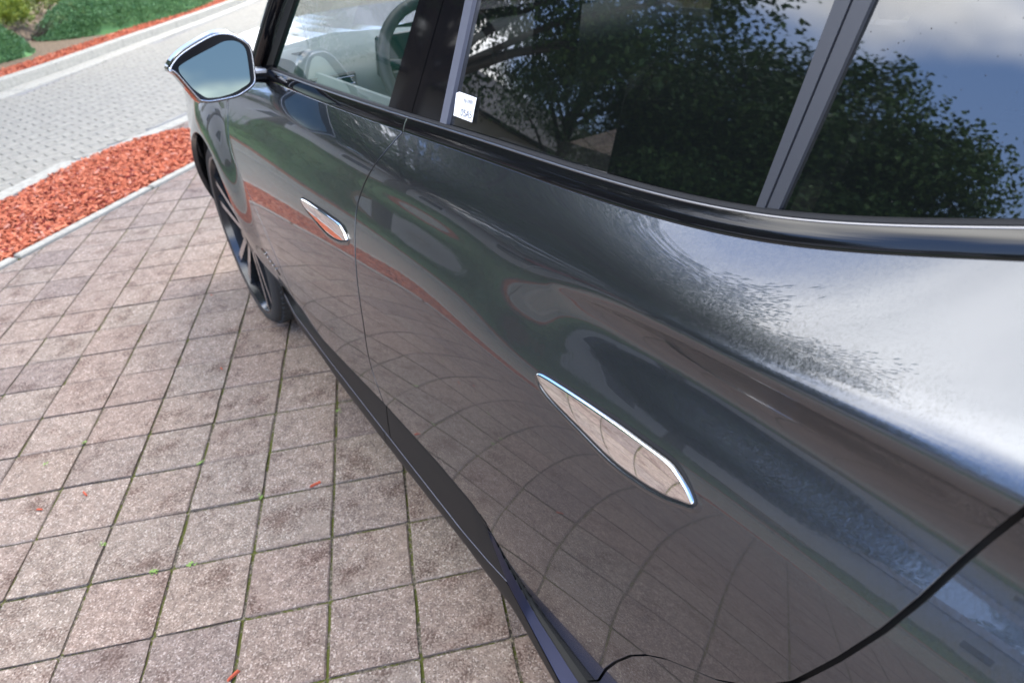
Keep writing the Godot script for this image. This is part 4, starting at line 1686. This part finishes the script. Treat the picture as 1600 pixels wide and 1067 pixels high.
func wheel(c: Vector2, r: float, front: bool) -> void:
	var w := Node3D.new()
	w.name = "wheel"
	w.position = Vector3(c.x, c.y, 0.0 if front else -0.02)
	car.add_child(w, true)
	var ax := Vector3(0, 0, 1)  # pointing into the car
	var b := MB.new()
	b.lathe(Vector3.ZERO, ax, [[0.300, 0.012], [0.309, 0.002], [0.320, -0.001], [0.332, 0.001], [0.341, 0.006], [0.347, 0.015], [0.3485, 0.024], [0.3485, 0.225], [0.34, 0.240], [0.29, 0.25], [0.27, 0.245]], 96)
	var ty := put("tyre", b.done(), M.tyre, w)
	b = MB.new()
	for k in 74:  # tread blocks in five rows
		for row in 5:
			var a := TAU * (k + (0.5 if row % 2 else 0.0) + (0.25 if row == 2 else 0.0)) / 74.0
			var wide: float = [0.036, 0.036, 0.034, 0.036, 0.036][row]
			var z: float = 0.044 + row * 0.0405
			var bs := Basis(Vector3.BACK, a) * Basis(Vector3.RIGHT, [0.35, -0.3, 0.3, 0.3, -0.35][row] * 0.5)
			b.box(Vector3(cos(a), sin(a), 0) * 0.3530 + Vector3(0, 0, z), Vector3(0.012, 0.0225, wide), 0.0, bs)
	put("tread", b.done(), M.tyre, ty)
	b = MB.new()
	b.lathe(Vector3.ZERO, ax, [[0.292, 0.030], [0.300, 0.004], [0.308, 0.0015], [0.309, 0.014], [0.296, 0.03], [0.290, 0.10], [0.282, 0.2]], 96)
	put("rim", b.done(), M.rim_dark, w)
	b = MB.new()
	b.lathe(Vector3.ZERO, ax, [[0.0, 0.10], [0.19, 0.10], [0.19, 0.118], [0.0, 0.118]], 48)
	put("brake_disc", b.done(), M.satin_chrome, w)
	b = MB.new()
	b.lathe(Vector3.ZERO, ax, [[0.0, 0.018], [0.03, 0.018], [0.034, 0.022], [0.072, 0.03], [0.078, 0.05], [0.06, 0.08]], 40)
	put("hub", b.done(), M.rim_dark, w)
	for k in 5:
		var a := TAU * k / 5.0 + 0.42
		var d := Vector3(cos(a), sin(a), 0)
		var t := Vector3(-sin(a), cos(a), 0)
		b = MB.new()
		var f := MB.new()
		for s in [-1.0, 1.0]:
			var p0: Vector3 = d * 0.05 + t * 0.016 * s + Vector3(0, 0, 0.030)
			var p1: Vector3 = d * 0.297 + t * 0.056 * s + Vector3(0, 0, 0.012)
			var side: Vector3 = (p1 - p0).cross(Vector3.BACK).normalized() * 0.011
			b.quad(p0 - side, p0 + side, p1 + side * 1.25, p1 - side * 1.25, Vector3(0, 0, -1))
			var deep := Vector3(0, 0, 0.05)
			f.quad(p0 + side, p1 + side * 1.25, p1 + side * 1.25 + deep, p0 + side + deep, side)
			f.quad(p0 - side, p1 - side * 1.25, p1 - side * 1.25 + deep, p0 - side + deep, -side)
		f.quad(d * 0.09 - t * 0.026 + Vector3(0, 0, 0.045), d * 0.09 + t * 0.026 + Vector3(0, 0, 0.045), d * 0.292 + t * 0.054 + Vector3(0, 0, 0.030), d * 0.292 - t * 0.054 + Vector3(0, 0, 0.030), Vector3(0, 0, -1))
		var sp := put("spoke", f.done(), M.rim_dark, w)
		put("machined_face", b.done(), M.rim_bright, sp)

func polar(poly: Array, n: int) -> Array:  # the outline met by n rays from a point inside
	var c := Vector2(-0.02, -0.005)
	var out := []
	for k in n:
		var d := Vector2.from_angle(TAU * k / n)
		var best := c
		for i in poly.size():
			var hit = Geometry2D.segment_intersects_segment(c, c + d, poly[i], poly[(i + 1) % poly.size()])
			if hit != null:
				best = hit
		out.append(best)
	return out

func mirror() -> void:
	var m := Node3D.new()
	m.name = "wing_mirror"
	car.add_child(m)
	# outline in the mirror plane, (o, y), read off the photograph's shape
	var q := Basis(Vector3.UP, -0.04) * Basis(Vector3.BACK, -0.05)
	var at := W(-0.62, 1.05, 0.06)
	var out := [Vector2(0.082, 0.015), Vector2(0.05, 0.0431), Vector2(-0.0052, 0.0664), Vector2(-0.048, 0.0789), Vector2(-0.0774, 0.0776), Vector2(-0.0955, 0.0704), Vector2(-0.1222, 0.0496), Vector2(-0.1305, 0.0271), Vector2(-0.1251, -0.0193), Vector2(-0.1146, -0.0537), Vector2(-0.0727, -0.0748), Vector2(-0.0421, -0.0793), Vector2(0.0053, -0.0796), Vector2(0.0279, -0.0743), Vector2(0.0375, -0.0666), Vector2(0.0697, 0)]
	var o := densify(out, 4)
	var ring := func(ins: float, back: float, sc: float) -> Array:
		var r := []
		for p in inset(o, ins):
			r.append(at + q * Vector3(back, p.y * sc, -p.x * sc))
		return r
	var nrm := func(radial: float, back: float) -> Array:
		var r := []
		for k in o.size():
			var t: Vector2 = (o[(k + 1) % o.size()] - o[(k - 1 + o.size()) % o.size()]).normalized()
			var away := Vector2(-t.y, t.x)
			if away.dot(o[k]) < 0:
				away = -away
			r.append((q * (Vector3(0, away.y, -away.x) * radial + Vector3(back, 0, 0))).normalized())
		return r
	# body-coloured cap, rounded towards the front
	var b := MB.new()
	b.grid([ring.call(0.001, 0.000, 1.0), ring.call(-0.004, 0.012, 1.0), ring.call(-0.0075, 0.040, 1.0), ring.call(-0.005, 0.070, 1.0), ring.call(0.010, 0.096, 0.96), ring.call(0.040, 0.108, 0.75), ring.call(0.066, 0.114, 0.3)], [nrm.call(1, -0.4), nrm.call(1, 0), nrm.call(1, .15), nrm.call(1, .4), nrm.call(1, 1.0), nrm.call(.5, 1), nrm.call(0, 1)], true)
	put("mirror_cap", b.done(), M.gloss_black, m)
	b = MB.new()
	b.grid([ring.call(0.0002, 0.000, 1.0), ring.call(0.0012, -0.0025, 1.0), ring.call(0.0030, -0.0030, 1.0), ring.call(0.0042, -0.001, 1.0)], [nrm.call(1, -.3), nrm.call(.6, -1), nrm.call(-.2, -1), nrm.call(-1, -.6)], true)
	put("bright_edge", b.done(), M.satin_chrome, m)
	var pane := [Vector2(0.0602, 0.011), Vector2(0.0528, 0.0192), Vector2(0.0145, 0.0339), Vector2(-0.0333, 0.0492), Vector2(-0.064, 0.0589), Vector2(-0.0802, 0.0594), Vector2(-0.0955, 0.0563), Vector2(-0.1074, 0.0479), Vector2(-0.1141, 0.0354), Vector2(-0.1134, 0.0142), Vector2(-0.1062, -0.0341), Vector2(-0.1015, -0.0474), Vector2(-0.0796, -0.0577), Vector2(-0.0519, -0.0669), Vector2(-0.0178, -0.0708), Vector2(0.0063, -0.0694), Vector2(0.0174, -0.0663), Vector2(0.0297, -0.0541), Vector2(0.0413, -0.0402), Vector2(0.051, -0.0211), Vector2(0.0599, -0.0004)]
	var inner := polar(densify(pane, 3), 96)
	var outer := polar(inset(o, 0.0042), 96)
	b = MB.new()
	var gq := q * Basis(Vector3.UP, -0.10) * Basis(Vector3.BACK, -0.06)
	var RP := [[], [], []]
	var RQ := [[], [], []]
	var gr := []
	for k in 96:
		var e: Vector2 = inner[k]
		var w: Vector2 = outer[k]
		var away := q * Vector3(0, w.y, -w.x).normalized()
		RP[0].append(at + q * Vector3(-0.001, w.y, -w.x))
		RP[1].append(at + q * Vector3(0.004, w.lerp(e, 0.5).y, -w.lerp(e, 0.5).x))
		RP[2].append(at + gq * Vector3(0.0105, e.y, -e.x))
		gr.append(at + gq * Vector3(0.0088, e.y, -e.x))
		for z in 3:
			RQ[z].append((-away * 0.6 + q * Vector3(-1, 0, 0)).normalized())
	b.grid(RP, RQ, true)
	put("mirror_rim", b.done(), M.rubber, m)
	b = MB.new()
	b.fan(at + gq * Vector3(0.0088, -0.005, 0.02), gq * Vector3(-1, 0, 0), gr)
	put("mirror_glass", b.done(), M.mirror, m)
	# side repeater lamp at the outer tip
	b = MB.new()
	b.box(at + q * Vector3(0.010, 0.013, -0.0795), Vector3(0.024, 0.013, 0.008), 0.003, q * Basis(Vector3.RIGHT, 0.3))
	put("indicator_lamp", b.done(), M.lamp_clear, m)
	# arm down to the door
	b = MB.new()
	b.tube([at + q * Vector3(0.045, -0.030, 0.105), W(-0.575, 1.008, -0.075), W(-0.57, 1.002, -0.13)], [0.022, 0.019, 0.026], 14)
	put("mirror_arm", b.done(), M.gloss_black, m)
	b = MB.new()
	b.box(W(-0.592, 1.022, -0.076), Vector3(0.05, 0.014, 0.048), 0.004, Basis(Vector3.RIGHT, 0.12))
	put("arm_cover", b.done(), M.satin_chrome, m)

func badge() -> void:
	var b := Node3D.new()
	b.name = "wing_badge"
	car.add_child(b)
	var m := MB.new()
	var A := Vector2(-0.50, 0.487)
	var Bp := Vector2(-0.63, 0.445)
	var P := []
	var Q := []
	for i in 13:
		var c := A.lerp(Bp, i / 12.0)
		var h := 0.010 * sin((i + 0.5) / 13.0 * PI) + 0.003
		var n := On(c.x, c.y)
		P.append([])
		Q.append([])
		for k in 4:
			var p := c + Vector2(0, [h, h * 0.7, -h * 0.7, -h][k])
			P[i].append(W(p.x, p.y, O(p.x, p.y)) + n * [0.0, 0.002, 0.002, 0.0][k])
			Q[i].append(n)
	m.grid(P, Q)
	put("backing", m.done(), M.gloss_black, b)
	for k in 5:
		var c := A.lerp(Bp, 0.18 + 0.155 * k)
		m = MB.new()
		m.box(W(c.x, c.y, O(c.x, c.y) + 0.0028), Vector3(0.010, 0.008, 0.003), 0.001)
		put("stud", m.done(), M.chrome, b)

func cabin() -> void:
	# instrument panel: a profile swept across the car
	var prof := [Vector2(-0.20, 1.015), Vector2(-0.45, 1.030), Vector2(-0.62, 1.035), Vector2(-0.70, 1.020), Vector2(-0.735, 0.985), Vector2(-0.735, 0.945), Vector2(-0.71, 0.90), Vector2(-0.68, 0.80), Vector2(-0.62, 0.60), Vector2(-0.2, 0.6)]
	var b := MB.new()
	var P := []
	var Q := []
	for s in 21:
		var z := lerpf(0.17, 1.59, s / 20.0)
		var bulge := 0.025 * exp(-pow((z - 0.52) / 0.2, 2.0))
		P.append([])
		Q.append([])
		for k in prof.size():
			var a: Vector2 = prof[maxi(k - 1, 0)]
			var c: Vector2 = prof[mini(k + 1, prof.size() - 1)]
			var n := (c - a).normalized()
			P[s].append(Vector3(prof[k].x - (bulge if k > 1 and k < 6 else 0.0), prof[k].y + (bulge if k < 4 else 0.0), z))
			Q[s].append(Vector3(n.y, -n.x, 0) * (1.0 if n.y * -1 + n.x * 0 > 2 else 1.0))
			if Q[s][k].dot(Vector3(prof[k].x + 0.45, prof[k].y - 0.82, 0)) < 0:
				Q[s][k] = -Q[s][k]
	b.grid(P, Q)
	for e in [0, 20]:
		b.fan(Vector3(-0.42, 0.85, P[e][0].z), Vector3(0, 0, -1 if e == 0 else 1), P[e])
	var d := put("dashboard", b.done(), M.trim_grey, car)
	b = MB.new()  # side air vent with louvres
	b.box(Vector3(-0.742, 0.965, 0.235), Vector3(0.014, 0.075, 0.13), 0.004)
	put("vent_housing", b.done(), M.trim_dark, d)
	for k in 4:
		b = MB.new()
		b.box(Vector3(-0.751, 0.938 + k * 0.018, 0.235), Vector3(0.006, 0.004, 0.115), 0.001)
		put("louvre", b.done(), M.satin_chrome, d)
	b = MB.new()
	for k in 6:
		b.box(Vector3(-0.50 - 0.018 * k, 1.0345, 0.27), Vector3(0.006, 0.006, 0.12), 0.001)
	put("demister_grille", b.done(), M.trim_dark, d)
	b = MB.new()
	b.box(Vector3(-0.765, 1.03, 0.50), Vector3(0.02, 0.11, 0.28), 0.006, Basis(Vector3.BACK, 0.25))
	put("display_screen", b.done(), M.dark_pane, d)
	b = MB.new()
	b.box(Vector3(-0.80, 1.0, 0.95), Vector3(0.015, 0.26, 0.18), 0.006, Basis(Vector3.BACK, 0.2))
	put("display_screen", b.done(), M.dark_pane, d)
	# steering wheel
	var sw := Node3D.new()
	sw.name = "steering_wheel"
	sw.position = Vector3(-0.86, 1.0, 0.52)
	sw.rotation.z = -0.42
	car.add_child(sw)
	b = MB.new()
	var ring := []
	var nn := []
	for k in 41:
		var a := TAU * k / 40.0
		var p := []
		var q := []
		var c := Vector3(0, cos(a), sin(a))
		for s in 12:
			var t := TAU * s / 12.0
			var n := c * cos(t) + Vector3.RIGHT * sin(t)
			p.append(c * 0.18 * Vector3(1, 0.94, 1) + n * 0.017)
			q.append(n)
		ring.append(p)
		nn.append(q)
	b.grid(ring, nn, true)
	put("rim", b.done(), M.trim_dark, sw)
	b = MB.new()
	b.box(Vector3(0.02, 0, 0), Vector3(0.05, 0.11, 0.14), 0.02)
	b.box(Vector3(0.015, -0.01, 0.0), Vector3(0.018, 0.035, 0.32), 0.006)
	b.box(Vector3(0.015, -0.09, 0.0), Vector3(0.018, 0.14, 0.03), 0.006)
	put("hub", b.done(), M.trim_dark, sw)
	b = MB.new()
	b.tube([Vector3(0.05, 0, 0), Vector3(0.30, -0.02, 0)], [0.045, 0.05], 14)
	b.tube([Vector3(0.05, 0.02, -0.03), Vector3(0.04, 0.04, -0.17)], [0.010, 0.013], 10)
	put("column", b.done(), M.trim_dark, sw)
	# door trims, seats, floor
	for far in [0, 1]:
		for k in 2:
			var x0: float = [-0.62, -1.60][k]
			var x1: float = [-1.44, -2.42][k]
			b = MB.new()
			var z: float = 0.205 if far == 0 else 1.555
			var s := 1.0 if far == 0 else -1.0
			b.box(Vector3((x0 + x1) / 2, 0.70, z), Vector3(absf(x1 - x0), 0.62, 0.05), 0.02)
			b.box(Vector3((x0 + x1) / 2, 0.965, z - 0.012 * s), Vector3(absf(x1 - x0), 0.05, 0.07), 0.02)
			b.box(Vector3((x0 + x1) / 2 - 0.1, 0.82, z + 0.05 * s), Vector3(absf(x1 - x0) * 0.6, 0.05, 0.08), 0.02)
			put("door_trim", b.done(), M.trim_grey if k == 0 else M.trim_dark, car)
	for z in [0.50, 1.26]:
		seat(-1.62, z, 0.50, 0.42)
	for z in [0.46, 0.88, 1.30]:
		seat(-2.52, z, 0.40, 0.40)
	b = MB.new()
	b.box(Vector3(-1.75, 0.30, 0.88), Vector3(3.1, 0.05, 1.5), 0.01)
	b.box(Vector3(-1.2, 0.50, 0.88), Vector3(1.0, 0.36, 0.22), 0.03)
	b.box(Vector3(-2.98, 0.8, 0.88), Vector3(0.7, 0.25, 1.4), 0.03)
	put("cabin_floor", b.done(), M.trim_dark, car)

func seat(x: float, z: float, wide: float, deep: float) -> void:
	var s := Node3D.new()
	s.name = "seat"
	s.position = Vector3(x, 0, z)
	car.add_child(s, true)
	var b := MB.new()
	b.box(Vector3(0.08, 0.52, 0), Vector3(0.52, 0.16, wide), 0.05)
	put("cushion", b.done(), M.seat, s)
	b = MB.new()
	b.box(Vector3(-0.20, 0.85, 0), Vector3(0.14, 0.62, wide * 0.95), 0.05, Basis(Vector3.BACK, 0.30))
	put("backrest", b.done(), M.seat, s)
	b = MB.new()
	b.box(Vector3(-0.33, 1.24, 0), Vector3(0.09, 0.18, wide * 0.55), 0.04, Basis(Vector3.BACK, 0.15))
	b.box(Vector3(-0.31, 1.13, 0), Vector3(0.02, 0.14, wide * 0.25), 0.004, Basis(Vector3.BACK, 0.15))
	put("headrest", b.done(), M.seat, s)

# ------------------------------------------------------------------ small things lying on the paving
func at_pixel(u: float, v: float) -> Vector2:  # where a pixel of the survey photograph meets the paving, (x, o)
	var d := Vector3(-0.55754, -0.07135, 0.82708) * ((u - 800) / 1067.0) + Vector3(-0.40889, -0.84346, -0.3484) * ((v - 533.5) / 1067.0) + Vector3(0.72247, -0.53243, 0.44109)
	var k := 1.3428 / -d.y
	return Vector2(-2.6405 + d.x * k, 0.4281 - d.z * k)

func small_things() -> void:
	var g := "stray red mulch chips on the paving"
	var at := [Vector2(133, 773), Vector2(492, 758), Vector2(62, 797), Vector2(365, 1056), Vector2(346, 577), Vector2(330, 462)]
	var say := ["stray red mulch chip on a paver, second from the left edge", "stray red mulch chip lying across a joint beside the sill of the car", "stray red mulch sliver at the left edge of the paving", "stray red mulch chip at the bottom edge of the paving", "small tan crumb of mulch in a joint, behind the front wheel", "small orange crumb of mulch just beside the front wheel"]
	for k in at.size():
		var p := at_pixel(at[k].x, at[k].y)
		var o := put("mulch_chip", chip_mesh(20 + k), M.mulch_loose)
		o.position = W(p.x, 0.0035, p.y)
		o.rotation = Vector3(0.08, [0.3, 1.6, 0.9, 1.95, 0.2, 0.5][k], 0.05)
		o.scale = Vector3.ONE * [0.011, 0.014, 0.009, 0.014, 0.008, 0.007][k]
		tag(o, say[k], "mulch chip", g)
	g = "tiny weeds in the paving joints"
	at = [Vector2(131, 692), Vector2(312, 723), Vector2(406, 777), Vector2(160, 852), Vector2(239, 894), Vector2(298, 882), Vector2(70, 726), Vector2(527, 642)]
	say = ["tiny green weed in a joint, the one right above the leftmost stray chip", "tiny green weed at a joint crossing, up and left of the darkest paver", "tiny yellow-green weed at a joint crossing, at the corner of the darkest paver", "tiny green weed in a steep joint, below the leftmost stray chip", "tiny green weed in a cross joint near the bottom, left of a similar one", "spreading green weed in a cross joint near the bottom, right of a similar one", "tiny green weed in the leftmost mossy joint", "tiny green weed in the joint nearest the car sill"]
	for k in at.size():
		var p := at_pixel(at[k].x, at[k].y)
		var tf := []
		var b := MB.new()
		for i in 16:
			var a := rng.randf() * TAU
			var l := rng.randf_range(0.004, 0.009)
			var c := Vector3(rng.randfn(0, 0.004), 0.001, rng.randfn(0, 0.004))
			var d := Vector3(cos(a), rng.randf_range(0.15, 0.7), sin(a)).normalized() * l
			var w := d.cross(Vector3.UP).normalized() * l * 0.35
			b.quad(c, c + d * 0.5 + w, c + d, c + d * 0.5 - w, Vector3.UP)
		var o := put("joint_weed", b.done(), M.weed)
		o.position = W(p.x, -0.001, p.y)
		tag(o, say[k], "weed", g)
